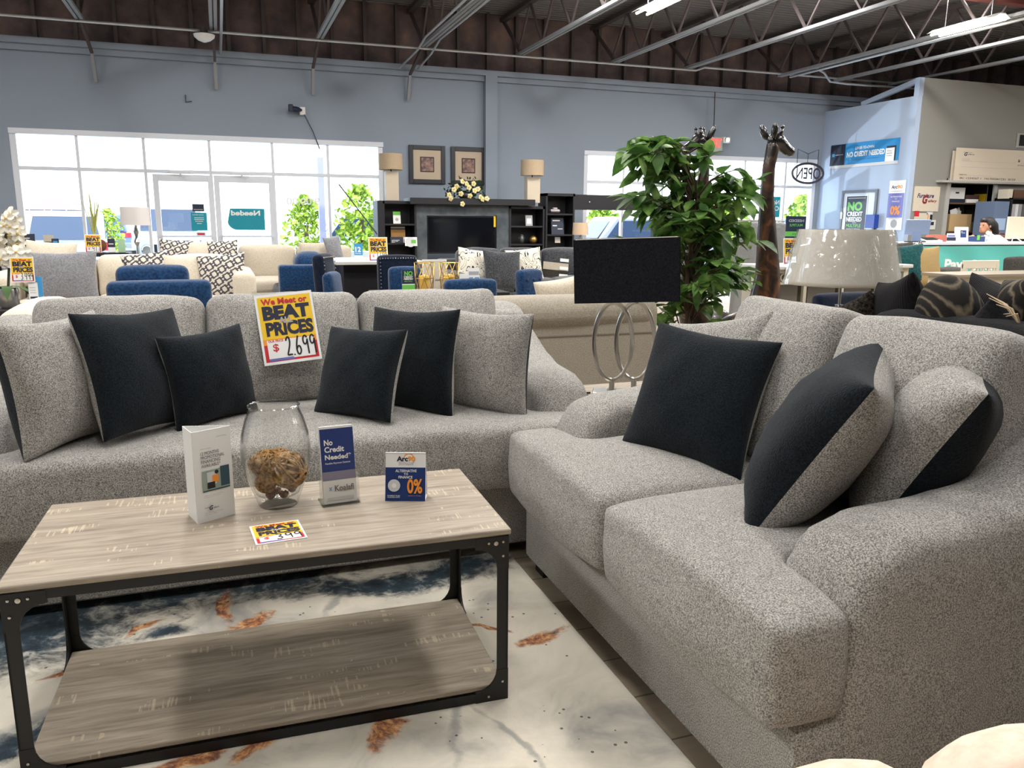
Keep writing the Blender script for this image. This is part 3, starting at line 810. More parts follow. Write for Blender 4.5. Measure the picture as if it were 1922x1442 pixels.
# price sign in a clear sleeve, leaning on the sofa back
def card(w, h, items, base=WHITE, th=.002):
    """items: ('r',u0,v0,u1,v1,mat) or ('t',text,u0,v0,u1,v1,mat,bold) in shares of the card"""
    b = MB(base).box(-w / 2, w / 2, 0, th, 0, h); y = -.0003
    for it in items:
        if it[0] == 'r': b.use(it[5]).rect(-w / 2 + it[1] * w, it[2] * h, -w / 2 + it[3] * w, it[4] * h, y)
        elif it[0] == 't': b.use(it[6]).text(it[1], -w / 2 + it[2] * w, it[3] * h, -w / 2 + it[4] * w, it[5] * h, y - .0006, it[7] if len(it) > 7 else .02, **(it[8] if len(it) > 8 else {}))
        elif it[0] == 'c':
            n = 24; b.use(it[4]).add([(-w / 2 + it[1] * w + it[3] * w * cos(2 * pi * k / n), y, it[2] * h + it[3] * w * sin(2 * pi * k / n)) for k in range(n)], [tuple(range(n))])
        y -= .0002
    return b

# 12-months brochure box: a three-sided paper tower
p = (at(372, 984, Z=TT) + at(442, 965, Z=TT)) / 2
w, hh = .097, .228
t = thing('brochure_tower', 'tall white three-sided brochure tower beside the glass vase', 'sign', (p.x, p.y, TT), R(28))
X = lambda u: -w / 2 + u * w
PHOTO1 = mat('print_sage', (150, 166, 156), .5); PHOTO2 = mat('print_deep_teal', (44, 78, 92), .5); PALEG = mat('print_pale_grey', (206, 208, 210), .5); SKIN = mat('skin', (196, 142, 112), .55)
b = card(w, hh, [('t', 'synchrony', .62, .90, .88, .92, LGREY, .0), ('t', 'APPLY TODAY', .18, .795, .46, .807, LGREY, 0),
   ('t', '12 MONTHS', .18, .735, .66, .77, INK, 0), ('t', 'PROMOTIONAL', .18, .69, .8, .725, INK, 0), ('t', 'FINANCING', .18, .645, .68, .68, INK, 0), ('t', 'AVAILABLE*', .18, .60, .68, .635, INK, 0),
   ('r', .18, .33, .9, .42, PHOTO2), ('r', .18, .345, .9, .56, PHOTO1), ('r', .66, .36, .9, .58, PHOTO2), ('r', .3, .4, .55, .54, PALEG), ('r', .44, .42, .6, .50, ORA), ('c', .56, .53, .05, BLACKI), ('r', .3, .36, .5, .43, BLACKI),
   ('t', 'Subject to credit approval. Minimum', .18, .285, .7, .297, LGREY, 0), ('t', 'monthly payments required', .18, .268, .6, .279, LGREY, 0),
   ('t', 'Furniture', .18, .152, .34, .168, INK, 0, dict(shear=.3)), ('t', 'G', .3, .125, .40, .175, INK, .04, dict(shear=.3)), ('t', 'allery', .40, .13, .56, .155, INK, .01, dict(shear=.3)),
   ('t', 'Visit our store for full details', .18, .095, .66, .105, LGREY, 0), ('t', 'of this offer', .18, .078, .5, .088, LGREY, 0)])
b.build('front_panel', t, smooth=False)
b = MB(WHITE)
a0 = Vector((-w / 2, 0, 0)); a1 = Vector((w / 2, 0, 0)); a2 = Vector((-.034, .074, 0))
for s_, e_ in ((a0, a2), (a2, a1)): b.beam(s_ + Vector((0, .002, hh / 2)), e_ + Vector((0, .002, hh / 2)), .0015, hh)
b.build('side_panel', t, smooth=False)
# brochure holder
p = (at(607, 953, Z=TT) + at(677, 945, Z=TT)) / 2
t = thing('brochure_holder', 'clear acrylic stand with navy leaflets on the coffee table', 'sign', (p.x, p.y, TT), R(5))
w = .098
b = MB(ACRYL).tr((0, .03, 0), rx=R(-9)).box(-w / 2, w / 2, .004, .0065, 0, .205); b.box(-w / 2, w / 2, -.024, -.0215, .0, .085)
b.box(-w / 2, -w / 2 + .002, -.0215, .004, 0, .085); b.box(w / 2 - .002, w / 2, -.0215, .004, 0, .085); b.box(-w / 2, w / 2, -.0215, .004, 0, .003)
b.tr().box(-w / 2, w / 2, .0, .075, 0, .0025)
b.build('holder', t, smooth=False)
KO = mat('print_royal', (34, 58, 122), .4)
b = card(.086, .2, [('r', 0, .3, 1, .97, KO), ('t', 'No', .11, .755, .37, .83, WHITE, .03), ('t', 'Credit', .11, .665, .70, .74, WHITE, .03), ('t', 'Needed*', .11, .57, .9, .64, WHITE, .03), ('t', 'Flexible Payment Options', .11, .505, .86, .535, WHITE, .01),
   ('t', 'Koalafi', .34, .155, .92, .235, INK, .025), ('t', 'x', .16, .17, .27, .215, SKYB, .06), ('r', .1, .04, .9, .08, PALEG)], th=.012)
b.build('leaflet', t, smooth=False, loc=(0, .012, .004), rot=(R(-9), 0, 0))
# tent card
a = at(724, 940, Z=TT); c = at(797, 942, Z=TT); p = (a + c) / 2
w = .105; hh = .128
t = thing('tent_card', 'folded navy and white tent card at the right of the coffee table', 'sign', (p.x, p.y, TT), R(-20))
lean = R(-13)
b = card(w, hh, [('r', .0, 0, 1, .69, BLUEP), ('c', .58, .88, .13, ORA), ('c', .585, .855, .125, WHITE), ('t', 'Arc', .28, .815, .56, .92, INK, .04), ('t', '90', .56, .815, .74, .92, ORA, .04), ('t', 'Alternative to Finance', .33, .775, .7, .795, INK, 0), ('t', 'give your people a call', .33, .735, .7, .755, INK, 0),
   ('t', 'ALTERNATIVE', .25, .595, .78, .65, WHITE, .02), ('t', 'TO', .46, .535, .57, .58, WHITE, .02), ('t', 'FINANCE', .33, .465, .68, .52, WHITE, .02), ('c', .22, .32, .155, PALEG), ('c', .22, .32, .06, WHITE), ('t', 'PAYMENT PLAN', .06, .10, .37, .125, WHITE, .01), ('t', 'AVAILABLE NOW', .06, .07, .37, .093, WHITE, .01),
   ('t', '0%', .55, .16, .93, .46, ORA, .03), ('t', 'Interest for 90 days', .58, .10, .9, .125, ORA, 0)])
b.build('front_panel', t, smooth=False, rot=(lean, 0, 0))
d = 2 * hh * sin(-lean)
MB(WHITE).box(-w / 2, w / 2, -.002, 0, 0, hh).build('rear_panel', t, smooth=False, loc=(0, d, 0), rot=(-lean, 0, 0))
MB(WHITE).box(-w / 2, w / 2, .002, d - .002, 0, .0012).build('base', t, smooth=False)
# price card lying on the table
p = (at(480, 1025, Z=TT) + at(578, 1010, Z=TT)) / 2
solo(beat(.115, .122, '399'), 'price_card', 'yellow price card reading 399 lying flat on the coffee table', 'sign', (p.x, p.y, TT + .002), (R(-90), 0, R(5)), smooth=False)

# vase and its balls
p = at(515, 952, Z=TT); VX, VY = p.x + .012, p.y + .02
prof = [(r_, z_ * .955) for r_, z_ in ((.046, 0), (.05, .004), (.052, .012), (.058, .03), (.074, .075), (.085, .125), (.087, .16), (.083, .2), (.072, .24), (.062, .265), (.0615, .272), (.064, .276))]
t = thing('glass_vase', 'clear glass vase filled with dried decorative balls', 'vase', (VX, VY, TT))
b = MB(clear_plastic('vase_glass', .05, (.988, .993, .992, 1), .9))
b.lathe(prof + [(.0615, .2645), (.0590, .260), (.0595, .252), (.0695, .228), (.0805, .190), (.0845, .16), (.0825, .126), (.0715, .077), (.055, .034), (.03, .02), (0, .018)], 40, cap=True)
b.build('vessel', t, ang=60)
MB(clear_plastic('vase_rim', .3, (.9, .93, .93, 1), .9)).tube([(.0628 * cos(2 * pi * k / 36), .0628 * sin(2 * pi * k / 36), .2636) for k in range(36)], .0022, 8, True).build('rim', t)
VINE = fabric('dried_vine', (120, 88, 56), (196, 164, 124), 80, .5, .003, 0)
STRAW = fabric('dried_moss', (112, 76, 42), (190, 150, 98), 120, .8, .005, 0)
def ball(x, y, z, r, m_, label, n=16, seed=1, tw=.06):
    rnd = random.Random(seed); b = MB(m_).ell((0, 0, 0), (r * .88,) * 3, 16, 10)
    for i in range(n):
        ax = Vector((rnd.gauss(0, 1), rnd.gauss(0, 1), rnd.gauss(0, 1))).normalized(); u = ax.orthogonal().normalized(); v = ax.cross(u); o_ = rnd.uniform(-.45, .45)
        rr = r * sqrt(1 - o_ * o_)
        b.tube([ax * o_ * r + (u * cos(k) + v * sin(k)) * rr * rnd.uniform(.97, 1.03) for k in [2 * pi * j / 18 for j in range(18)]], r * tw, 5, True)
    solo(b, 'decorative_ball', label, 'decoration', (VX + x, VY + y, TT + z), group='dried balls in the glass vase')
ball(.028, -.022, .096, .045, VINE, 'large woven vine ball at the right inside the glass vase', 20, 3, .075)
ball(-.022, -.012, .112, .038, STRAW, 'straw coloured mossy ball at the upper left inside the vase', 40, 5, .05)
ball(-.052, -.03, .122, .019, VINE, 'small brown twig ball against the left wall of the vase', 14, 8, .09)
ball(-.030, -.034, .072, .026, STRAW, 'mossy brown ball low at the left inside the vase', 30, 9, .06)
ball(.01, .04, .10, .036, STRAW, 'mossy ball at the back inside the vase', 30, 11, .06)
CONE = mat('seed_pod', (112, 66, 34), .6)
for i, (x, y, z) in enumerate(((-.02, -.03, .034), (.012, -.036, .036), (.034, -.02, .044), (-.004, .01, .032))):
    b = MB(CONE).ell((0, 0, 0), (.011, .011, .009), 8, 6)
    for k in range(6): b.ell((.009 * cos(k), .009 * sin(k), .004), (.004, .004, .006), 6, 4)
    solo(b, 'seed_pod', 'small brown seed pod at the bottom of the glass vase', 'decoration', (VX + x, VY + y, TT + z), group='seed pods at the bottom of the vase')

# ================================================================ sofa and loveseat
def lounge(name, label, cat, loc, rz, w, nseat, nback, shift=0, bh=.235):
    t = thing(name, label, cat, loc, rz); h2 = w / 2; aw = .235
    soft(MB(BOUCLE).box(-h2 + .01, h2 - .01, 0, .93, .03, .285), .024, 3).build('base', t)
    # rear frame
    b = MB(BOUCLE).prism([(.66, .1), (.70, .5), (.78, .80), (.97, .80), (.95, .06), (.70, .06)], -h2 + .02, h2 - .02, 'x')
    soft(b, .026, 6).build('backrest', t)
    # seat cushions reach round in front of the arms
    sw = w / nseat
    for i in range(nseat):
        x0 = -h2 + i * sw + .002; x1 = x0 + sw - .006
        i0 = x0 if i else x0 + aw; i1 = x1 if i < nseat - 1 else x1 - aw
        b = MB(BOUCLE).box(x0, x1, -.06, .115, .27, .485); b.box(i0, i1, .1, .70, .27, .485)
        cx, hw = (i0 + i1) / 2, (i1 - i0) / 2
        def fn(v, cx=cx, hw=hw, x0=x0, x1=x1):
            v = v.copy()
            k = max(0, 1 - ((v.x - (x0 + x1) / 2) / ((x1 - x0) / 2)) ** 2); kk = max(0, 1 - ((v.y - .28) / .42) ** 2)
            if v.z > .38: v.z += .042 * k ** .6 * kk ** .7
            v.y -= .035 * k ** .6 * max(0, 1 - (v.y + .06) / .2) * (1 - abs(v.z - .38) / .2)
            v += noise.noise_vector(v * 5 + Vector((i * 7, 0, 0))) * .008
            return v
        soft(b, .02, 14, fn).build('seat_cushion', t)
    # arms: low and rounded in front, sweeping up to the back
    for sx in (-1, 1):
        pr = [(.10, .06), (.085, .30), (.095, .47), (.14, .565), (.22, .60), (.40, .61), (.56, .645), (.72, .73), (.86, .80), (.97, .81), (.96, .06)]
        a_, c_ = sorted((sx * h2, sx * (h2 - aw)))
        b = MB(BOUCLE).prism(pr, a_, c_, 'x')
        def fn(v, sx=sx, m_=(a_ + c_) / 2):
            v = v.copy(); k = max(0, 1 - ((v.x - m_) / .12) ** 2)
            if v.z > .4: v.z += .022 * k
            v += noise.noise_vector(v * 4 + Vector((sx * 3, 0, 0))) * .008
            return v
        soft(b, .024, 12, fn).build('arm', t)
    bw = (w - 2 * aw + .03) / nback
    for i in range(nback):
        x = shift - (nback - 1) * bw / 2 + i * bw
        b = MB(BOUCLE).rbox((0, 0, bh), bw / 2 - .003, .10, bh, .052, 6, (.0, .055, .006), .011, i * 5 + w)
        b.build('back_cushion', t, loc=(x, .565, .475), rot=(R(-18), 0, R(random.uniform(-1, 1))), ang=0)
    for sx in (-1, 1):
        for y in (.06, .86):
            MB(BLACKM).box(sx * (h2 - .09) - .035, sx * (h2 - .09) + .035, y - .035, y + .035, 0, .065).build('leg', t, smooth=False)
    return t
lounge('sofa', 'large grey boucle sofa with three back cushions behind the coffee table', 'sofa', (.215, 2.555, 0), 0, 2.15, 1, 3, 0, .218)
lounge('loveseat', 'grey boucle two-seat loveseat at the right of the coffee table', 'loveseat', (.935, 1.75, 0), R(-90), 1.43, 2, 2, .045, .243)
p = at(543, 681, Y=3.03)
t = thing('price_sign', 'yellow price sign reading 2699 in a clear sleeve on the grey sofa back', 'sign', (p.x + .012, 2.975, p.z + .01), 0)
o = beat(.205, .262, '2.699').build('card', t, smooth=False, rot=(R(-20), R(-5), 0))
b = MB(ACRYL).box(-.108, .108, .003, .0036, -.005, .28); b.build('sleeve', t, smooth=False, rot=(R(-20), R(-5), 0))

# ================================================================ throw pillows
def pillow_half(w, h, th, side, m_, seed=0, n=18, pinch=.095, wr=.007):
    b = MB(m_); vs = []; fs = []
    for i in range(n + 1):
        for j in range(n + 1):
            u = sin(pi / 2 * (-1 + 2 * i / n)); v = sin(pi / 2 * (-1 + 2 * j / n))
            x = w / 2 * u * (1 - pinch * (1 - v * v) * abs(u) ** 2); z = h / 2 * v * (1 - pinch * (1 - u * u) * abs(v) ** 2)
            cr = 1 - .012 * (u * v) ** 6; x *= cr; z *= cr
            k = max(0, (1 - u * u) * (1 - v * v)) ** .41
            q = Vector((x, side * th / 2 * k, z))
            if k > 0:
                q += noise.noise_vector(q * 7 + Vector((seed, side, 0))) * wr * min(1, k * 3)
                q.y += side * .004 * sin(9 * u + seed) * sin(7 * v + seed * 2) * k
            vs.append(q)
    for i in range(n):
        for j in range(n):
            a = i * (n + 1) + j; f_ = (a, a + n + 1, a + n + 2, a + 1)
            fs.append(f_ if side < 0 else f_[::-1])
    return b.add(vs, fs)
def throw(label, loc, rz, lean, roll, s_, front, back, th=.15, h=None, name='throw_pillow', group=None, seed=0, cat='pillow'):
    t = bpy.data.objects.new(name, None); COL.objects.link(t); t.empty_display_size = .1
    t.rotation_mode = 'XYZ'
    t.matrix_world = Matrix.Translation(loc) @ Matrix.Rotation(R(rz), 4, 'Z') @ Matrix.Rotation(R(lean), 4, 'X') @ Matrix.Rotation(R(roll), 4, 'Y')
    tag(t, label, cat, group)
    h = h or s_
    pillow_half(s_, h, th, -1, front, seed).build('front_cover', t, ang=0)
    pillow_half(s_, h, th, 1, back, seed + .5).build('back_cover', t, ang=0)
    return t
G = 'throw pillows on the grey sofa'
def S(p, k): return (p[0] * k, p[1] * k, H + (p[2] - H) * k)
throw('large grey pillow with a black edge in the left corner of the sofa', S((-.498, 2.807, .679), .96), 58, -8, 0, .40, BOUCLE, DARKP, .17, seed=1, group=G)
throw('large black pillow between the grey corner pillow and the small left pillow', S((-.28, 2.921, .681), .945), 48, -18, 3, .40, DARKP, BOUCLE, .16, seed=2, group=G)
throw('small black pillow leaning on the large black one left of the price sign', S((-.064, 2.942, .645), .95), 34, -11, -2.6, .315, DARKP, BOUCLE, .13, seed=3, group=G)
throw('small black pillow just right of the price sign on the sofa', S((.445, 2.852, .644), .96), -47, -23, -2, .33, DARKP, BOUCLE, .13, seed=4, group=G)
throw('large black pillow between the small right pillow and the grey pillow', S((.641, 2.865, .676), .985), -50, -11, -2, .39, DARKP, BOUCLE, .14, seed=5, group=G)
throw('large grey pillow with a black edge by the right arm of the sofa', S((.881, 2.757, .676), 1.0), -48, -5, 1, .39, BOUCLE, DARKP, .15, seed=6, group=G)
G = 'throw pillows on the loveseat'
throw('large black pillow at the far end of the loveseat, facing the room', (1.294, 1.981, .681), -61.6, -22.8, 3.4, .41, DARKP, BOUCLE, .15, seed=7, group=G)
throw('grey pillow half hidden behind the large black loveseat pillow', (1.425, 2.085, .705), -72, -12, -11, .395, BOUCLE, DARKP, .14, seed=8, group=G)
throw('pillow with black front and grey back, leaning edge-on in the middle of the loveseat', (1.295, 1.465, .69), -134, -31, 5, .45, DARKP, BOUCLE, .23, seed=9, group=G)
throw('pillow with grey front and black back beside the near loveseat arm', (1.515, 1.37, .69), -135, -28, 8, .45, BOUCLE, DARKP, .23, seed=10, group=G)

# ================================================================ end table, ring lamp
EZ = .52
t = thing('end_table', 'grey oak end table in the corner between sofa and loveseat', 'table', (1.58, 2.745, 0))
MB(OAK).box(-.26, .26, -.22, .22, EZ - .02, EZ).build('tabletop', t, bevel=.003)
MB(OAK).box(-.24, .24, -.20, .20, .1, .115).build('shelf', t, bevel=.003)
for sx in (-1, 1):
    for sy in (-1, 1): MB(BLACKM).box(sx * .24 - .014, sx * .24 + .014, sy * .2 - .014, sy * .2 + .014, 0, EZ - .02).build('leg', t, smooth=False)
p = at(1168, 745, Z=EZ)
t = thing('table_lamp', 'lamp with black rectangular shade and two chrome oval rings', 'lamp', (p.x, p.y, EZ), R(-27))
MB(NICKEL).box(-.115, .115, -.05, .05, 0, .024).build('base', t, bevel=.003)
for k, sx in enumerate((-.042, .042)):
    b = MB(ACRYL).box(sx - .018, sx + .018, -.018, .018, .024, .03); b.use(NICKEL).tube([(sx, 0, .024), (sx, 0, .068)], .011, 12)
    b.build('post', t)
    b = MB(NICKEL); n = 40; pts = []
    rx_, rz_ = .072, .148; cz = .068 + rz_
    for i in range(n):
        a = 2 * pi * i / n; pts.append((sx + rx_ * cos(a), (.012 if k else -.012), cz + rz_ * sin(a)))
    b.tube(pts, .0085, 8, True); b.build('ring', t)
    b = MB(ACRYL).box(sx - .035, sx + .035, -.03, .03, .372, .388); b.use(NICKEL).tube([(sx, 0, .362), (sx, 0, .45)], .007, 10)
    b.build('stem', t)
TILT = Matrix.Translation((0, 0, .45)) @ Matrix.Rotation(R(-2.3), 4, 'Y') @ Matrix.Translation((0, 0, -.45))
zb = at(1172, 564, Y=p.y).z - EZ; zt = at(1172, 447, Y=p.y).z - EZ
BLKSH = fabric('lampshade_black', (24, 24, 28), (40, 40, 46), 260, .2, .001, 0)
b = MB(BLKSH); wx, wy = .192, .09; b.T = TILT
for a in ((-wx, wx, -wy, -wy + .003), (-wx, wx, wy - .003, wy), (-wx, -wx + .003, -wy, wy), (wx - .003, wx, -wy, wy)): b.box(*a, zb, zt)
s_ = b.build('lamp_shade', t, smooth=False)
b = MB(mat('shade_lining', (230, 226, 216), .7)); b.T = TILT
for a in ((-wx + .003, wx - .003, -wy + .003, -wy + .004), (-wx + .003, wx - .003, wy - .004, wy - .003), (-wx + .003, -wx + .004, -wy + .003, wy - .003), (wx - .004, wx - .003, -wy + .003, wy - .003)): b.box(*a, zb + .002, zt - .001)
b.build('lining', s_, smooth=False)
MB(NICKEL).box(-wx, wx, -.004, .004, zb + .02, zb + .026).build('spider', t, smooth=False)
CORD = mat('cord_black', (20, 20, 20), .6)
a = at(1065, 733, Z=EZ + .004)
solo(MB(CORD).tube([(p.x - .12, p.y + .03, EZ + .005), (p.x - .2, p.y + .1, EZ + .004), (1.335, p.y + .09, EZ + .004)], .0035, 6), 'power_cable', 'thin black lamp cord lying on the corner end table', 'cord')

# ================================================================ cream tub chair at the lower right corner
PEACH = fabric('peach_leather', (214, 192, 172), (228, 208, 190), 40, .1, .001, .1)
pa = at(1560, 1436, Z=.575); pb = at(1840, 1362, Z=.595)
t = thing('tub_chair', 'pale beige channelled tub chair at the lower right corner', 'chair', (.80, .18, 0))
for i, (px_, py_, tz) in enumerate(((pa.x - .22, pa.y - .16, .57), (pa.x, pa.y - .06, .578), (pb.x, pb.y - .1, .62), (pb.x + .26, pb.y - .16, .635), (pb.x + .42, pb.y - .38, .6))):
    b = MB(PEACH).rbox((px_ - .80, py_ - .18, .08 + (tz - .08) / 2), .135, .125, (tz - .08) / 2, .11, 4, (0, .02, .01))
    b.build('back_channel', t, ang=0)
MB(PEACH).rbox((0.0, .05, .3), .3, .3, .1, .08, 4, (0, 0, .03)).build('seat', t, ang=0)
for sx in (-1, 1):
    for y in (-.15, .25): MB(BLACKM).tube([(sx * .2, y, .22), (sx * .22, y, 0)], [.02, .012]).build('leg', t)
# ================================================================ helpers for the showroom
def couch(name, label, cx, w, yb, ztop, m_, nb=2, rz=0, arms=(1, 1), depth=.95, armz=None, cz=None, group=None, cushm=None):
    """a sofa whose back stands on the plane yb and that faces the camera (rz = 0)"""
    t = thing(name, label, 'sofa', (cx, yb, 0), rz, group); h2 = w / 2; az = armz or ztop - .22
    MB(m_).rbox((0, -depth / 2, .22), h2 - .01, depth / 2 - .01, .15, .04, 3).build('base', t, ang=0)
    MB(m_).rbox((0, -.12, ztop / 2 - .02), h2, .12, ztop / 2 - .06, .06, 4).build('backrest', t, ang=0)
    aw = .2; l = -h2 + (aw if arms[0] else 0); r = h2 - (aw if arms[1] else 0); bw = (r - l) / nb
    for i in range(nb):
        x = l + bw * (i + .5)
        MB(m_).rbox((x, -.56, .43), bw / 2 - .004, .36, .08, .05, 4, (0, .01, .02)).build('seat_cushion', t, ang=0)
        MB(cushm or m_).rbox((0, 0, 0), bw / 2 - .004, .09, (ztop - .46) / 2 + .02, .06, 5, (.0, .04, .02), .008, i).build('back_cushion', t, ang=0, loc=(x, -.31, .48 + (ztop - .46) / 2), rot=(R(-10), 0, 0))
    for s_, on in zip((-1, 1), arms):
        if on: MB(m_).rbox((s_ * (h2 - aw / 2), -depth / 2, az / 2 + .03), aw / 2, depth / 2, az / 2 - .03, .06, 4, (0, .01, .02)).build('arm', t, ang=0)
    for sx in (-1, 1):
        for y in (-.08, -depth + .08): MB(DKWOOD).box(sx * (h2 - .1) - .03, sx * (h2 - .1) + .03, y - .03, y + .03, 0, .09).build('leg', t, smooth=False)
    return t
def dchair(label, px0, px1, py, Y, m_, rz=0, nail=False, group=None, tuft=False, th=.045):
    cx, z, w, _ = rct(px0, py, px1, py + 30, Y); zt = at((px0 + px1) / 2, py, Y=Y).z
    w /= max(.5, cos(rz)) if abs(rz) < 1.2 else 1
    t = thing('dining_chair', label, 'chair', (cx, Y, 0), rz, group)
    zs = min(.47, zt - .3)
    b = MB(m_).rbox((0, 0, 0), w / 2, th, (zt - zs) / 2 + .02, .035, 5, (0, .012, .01)).build('backrest', t, ang=0, loc=(0, .0, (zt + zs) / 2 - .02), rot=(R(-4), 0, 0))
    MB(m_).rbox((0, -.25, zs), w / 2 - .005, .25, .055, .04, 4, (0, 0, .02)).build('seat', t, ang=0)
    for sx in (-1, 1):
        for y in (.0, -.45): MB(DKWOOD).tube([(sx * (w / 2 - .03), y, zs - .03), (sx * (w / 2 - .03), y + (.05 if y == 0 else 0), 0)], [.02, .014], 8).build('leg', t)
    if nail:
        nb_ = MB(NICKEL); h = (zt - zs) / 2 + .02
        n = int(w / .022)
        for i in range(n): nb_.ell((-w / 2 + .02 + (w - .04) * i / (n - 1), -th - .008, h - .025), (.007, .005, .007), 6, 4)
        for i in range(14):
            for sx in (-1, 1): nb_.ell((sx * (w / 2 - .02), -th - .008, h - .03 - i * .03), (.007, .005, .007), 6, 4)
        nb_.build('nail_trim', b)
    if tuft:
        k = MB(m_)
        for i in range(3):
            for j in range(2): k.ell((-w * .28 + i * w * .28, -th - .012, -.02 + j * .12), (.012, .008, .012), 8, 5)
        k.build('tuft_button', b)
    return t
def sign_at(px0, py0, px1, py1, Y, builder, label, cat='sign', name='sign_card', lean=-6, rz=0, group=None, foot=True):
    cx, z, w, h = rct(px0, py0, px1, py1, Y)
    return solo(builder(w, h), name, label, cat, (cx, Y, z), (R(lean), 0, rz), group, smooth=False), (cx, z, w, h)
def pil(label, px, py, Y, s_, m_, rz=0, roll=0, back=None, th=.15, lean=-15, h=None, group=None, seed=0):
    c = at(px, py, Y=Y); return throw(label, c, rz, lean, roll, s_, m_, back or m_, th, h, 'throw_pillow', group, seed)
def block(name, label, cat, px0, py0, px1, py1, Y, d, m_, bev=.004, rz=0, group=None):
    cx, z, w, h = rct(px0, py0, px1, py1, Y)
    return solo(MB(m_).box(-w / 2, w / 2, 0, d, 0, h), name, label, cat, (cx, Y, z), (0, 0, rz), group, smooth=False, bevel=bev)
def px_m(px, py, Y): return (at(px + .5, py, Y=Y) - at(px - .5, py, Y=Y)).length
def key_pattern():
    M = mat('key_pattern', (214, 206, 192), .9, spec=.1); N = NT(M)
    sx = N.n('ShaderNodeSeparateXYZ'); N.l(N.coord((1, 1, 1), rot=(0, R(28), 0)), sx.inputs[0])
    def cell(k, off): return N.math('SUBTRACT', N.math('FRACT', N.math('ADD', N.math('MULTIPLY', sx.outputs[k], 12.5), off)), .5)
    def sq(off):
        d = N.math('MAXIMUM', N.math('ABSOLUTE', cell(0, off)), N.math('ABSOLUTE', cell(2, off)))
        return N.math('LESS_THAN', N.math('ABSOLUTE', N.math('SUBTRACT', d, .33)), .075)
    l = N.math('MAXIMUM', sq(0), N.math('MULTIPLY', sq(.5), N.math('GREATER_THAN', N.math('ABSOLUTE', cell(0, 0)), .2)))
    N.base(N.mix(l, (214, 206, 192), (78, 76, 84))); return M
KEYP = key_pattern()
def swirl_pattern():
    M = mat('swirl_pattern', (222, 216, 200), .9, spec=.1); N = NT(M); v = N.coord((1, .4, 1))
    n = N.noise(v, 7, 1, .4, 1.2)
    l = N.math('LESS_THAN', N.math('ABSOLUTE', N.math('SUBTRACT', N.math('FRACT', N.math('MULTIPLY', n, 8)), .5)), .085)
    N.base(N.mix(l, (226, 220, 206), (44, 44, 48))); return M
SWIRL = swirl_pattern()
def stripe_mat(name, cols, scale, src='Object', rot=0):
    M = mat(name, cols[0], .85, spec=.15); N = NT(M)
    w = N.n('ShaderNodeTexWave', bands_direction='X')
    if src == 'rings': w.wave_type = 'RINGS'; w.rings_direction = 'SPHERICAL'; N.l(N.coord((1, 1, 1), rot=(0, rot, 0)), w.inputs['Vector'])
    w.inputs['Scale'].default_value = scale; w.inputs['Distortion'].default_value = .6
    N.base(N.ramp(w.outputs['Fac'], [(.2, cols[0]), (.5, cols[1]), (.8, cols[0])])); N.bump(w.outputs['Fac'], .5, .006); return M
TEALP = fabric('teal_velvet', (8, 52, 56), (18, 84, 84), 60, .2, .002, .3)
GOLDP = stripe_mat('gold_stripe', ((176, 150, 104), (120, 98, 62)), 12)
CORD_ = stripe_mat('black_corduroy', ((22, 20, 22), (8, 8, 9)), 14)
BLKF = fabric('black_plush', (6, 6, 8), (22, 22, 24), 120, .6, .004, .1)
BROWNP = fabric('brown_velvet', (44, 40, 36), (70, 64, 58), 70, .3, .002, .2)
FUR = stripe_mat('striped_fur', ((30, 28, 26), (104, 94, 78)), 13, 'rings')

# ================================================================ behind the grey sofa, left
OT = at(20, 576, Y=6.2).z
t = thing('orchid_table', 'dark wood side table under the white orchid at the left edge', 'table', (at(-30, 576, Y=6.2).x, 6.2, 0))
MB(DKWOOD).box(-.3, .42, -.25, .25, OT - .04, OT).build('tabletop', t, bevel=.004)
MB(CREAMPT).box(-.27, .38, -.24, .22, OT - .13, OT - .045).build('drawer_front', t, bevel=.003)
MB(DKWOOD).box(-.28, .39, -.22, .22, OT - .2, OT - .13).build('apron', t, smooth=False)
for sx in (-.25, .37):
    for sy in (-.2, .2): MB(DKWOOD).box(sx - .03, sx + .03, sy - .03, sy + .03, 0, OT - .13).build('leg', t, smooth=False)
c = at(22, 560, Y=6.2); POTM = mat('silver_pot', (196, 194, 186), .25, .8)
t = thing('orchid', 'white potted orchid on the dark table at the left edge', 'plant', (c.x, 6.12, OT))
MB(POTM).lathe([(.045, 0), (.06, .02), (.065, .1), (.06, .13), (.055, .13), (.055, .1)], 20).build('pot', t)
k = px_m(20, 480, 6.12)
b = MB(mat('orchid_stem', (52, 60, 44), .6)); st = [(0, 0, .1)] + [(at(px_, py_, Y=6.12).x - c.x, 0, at(px_, py_, Y=6.12).z - OT) for px_, py_ in ((17, 500), (10, 450), (16, 405))]
b.tube(st, .009, 6); b.build('stem', t)
b = MB(LEAF)
for a in range(5):
    an = a * 1.3 - .4; d = Vector((cos(an), sin(an) * .6, 0)); nrm = Vector((-d.y, d.x, 0)).normalized() * .03
    vs = []
    for i in range(5):
        u = i / 4; p = d * .19 * u + Vector((0, 0, .13 + .1 * u - .17 * u * u)); wd = sin(pi * (.15 + .82 * u)); vs += [p - nrm * wd, p + nrm * wd]
    b.add(vs, [(2 * i, 2 * i + 1, 2 * i + 3, 2 * i + 2) for i in range(4)])
b.build('leaf', t)
PETAL = mat('orchid_petal', (236, 232, 220), .6); YC = mat('orchid_heart', (206, 176, 86), .6)
rnd = random.Random(4)
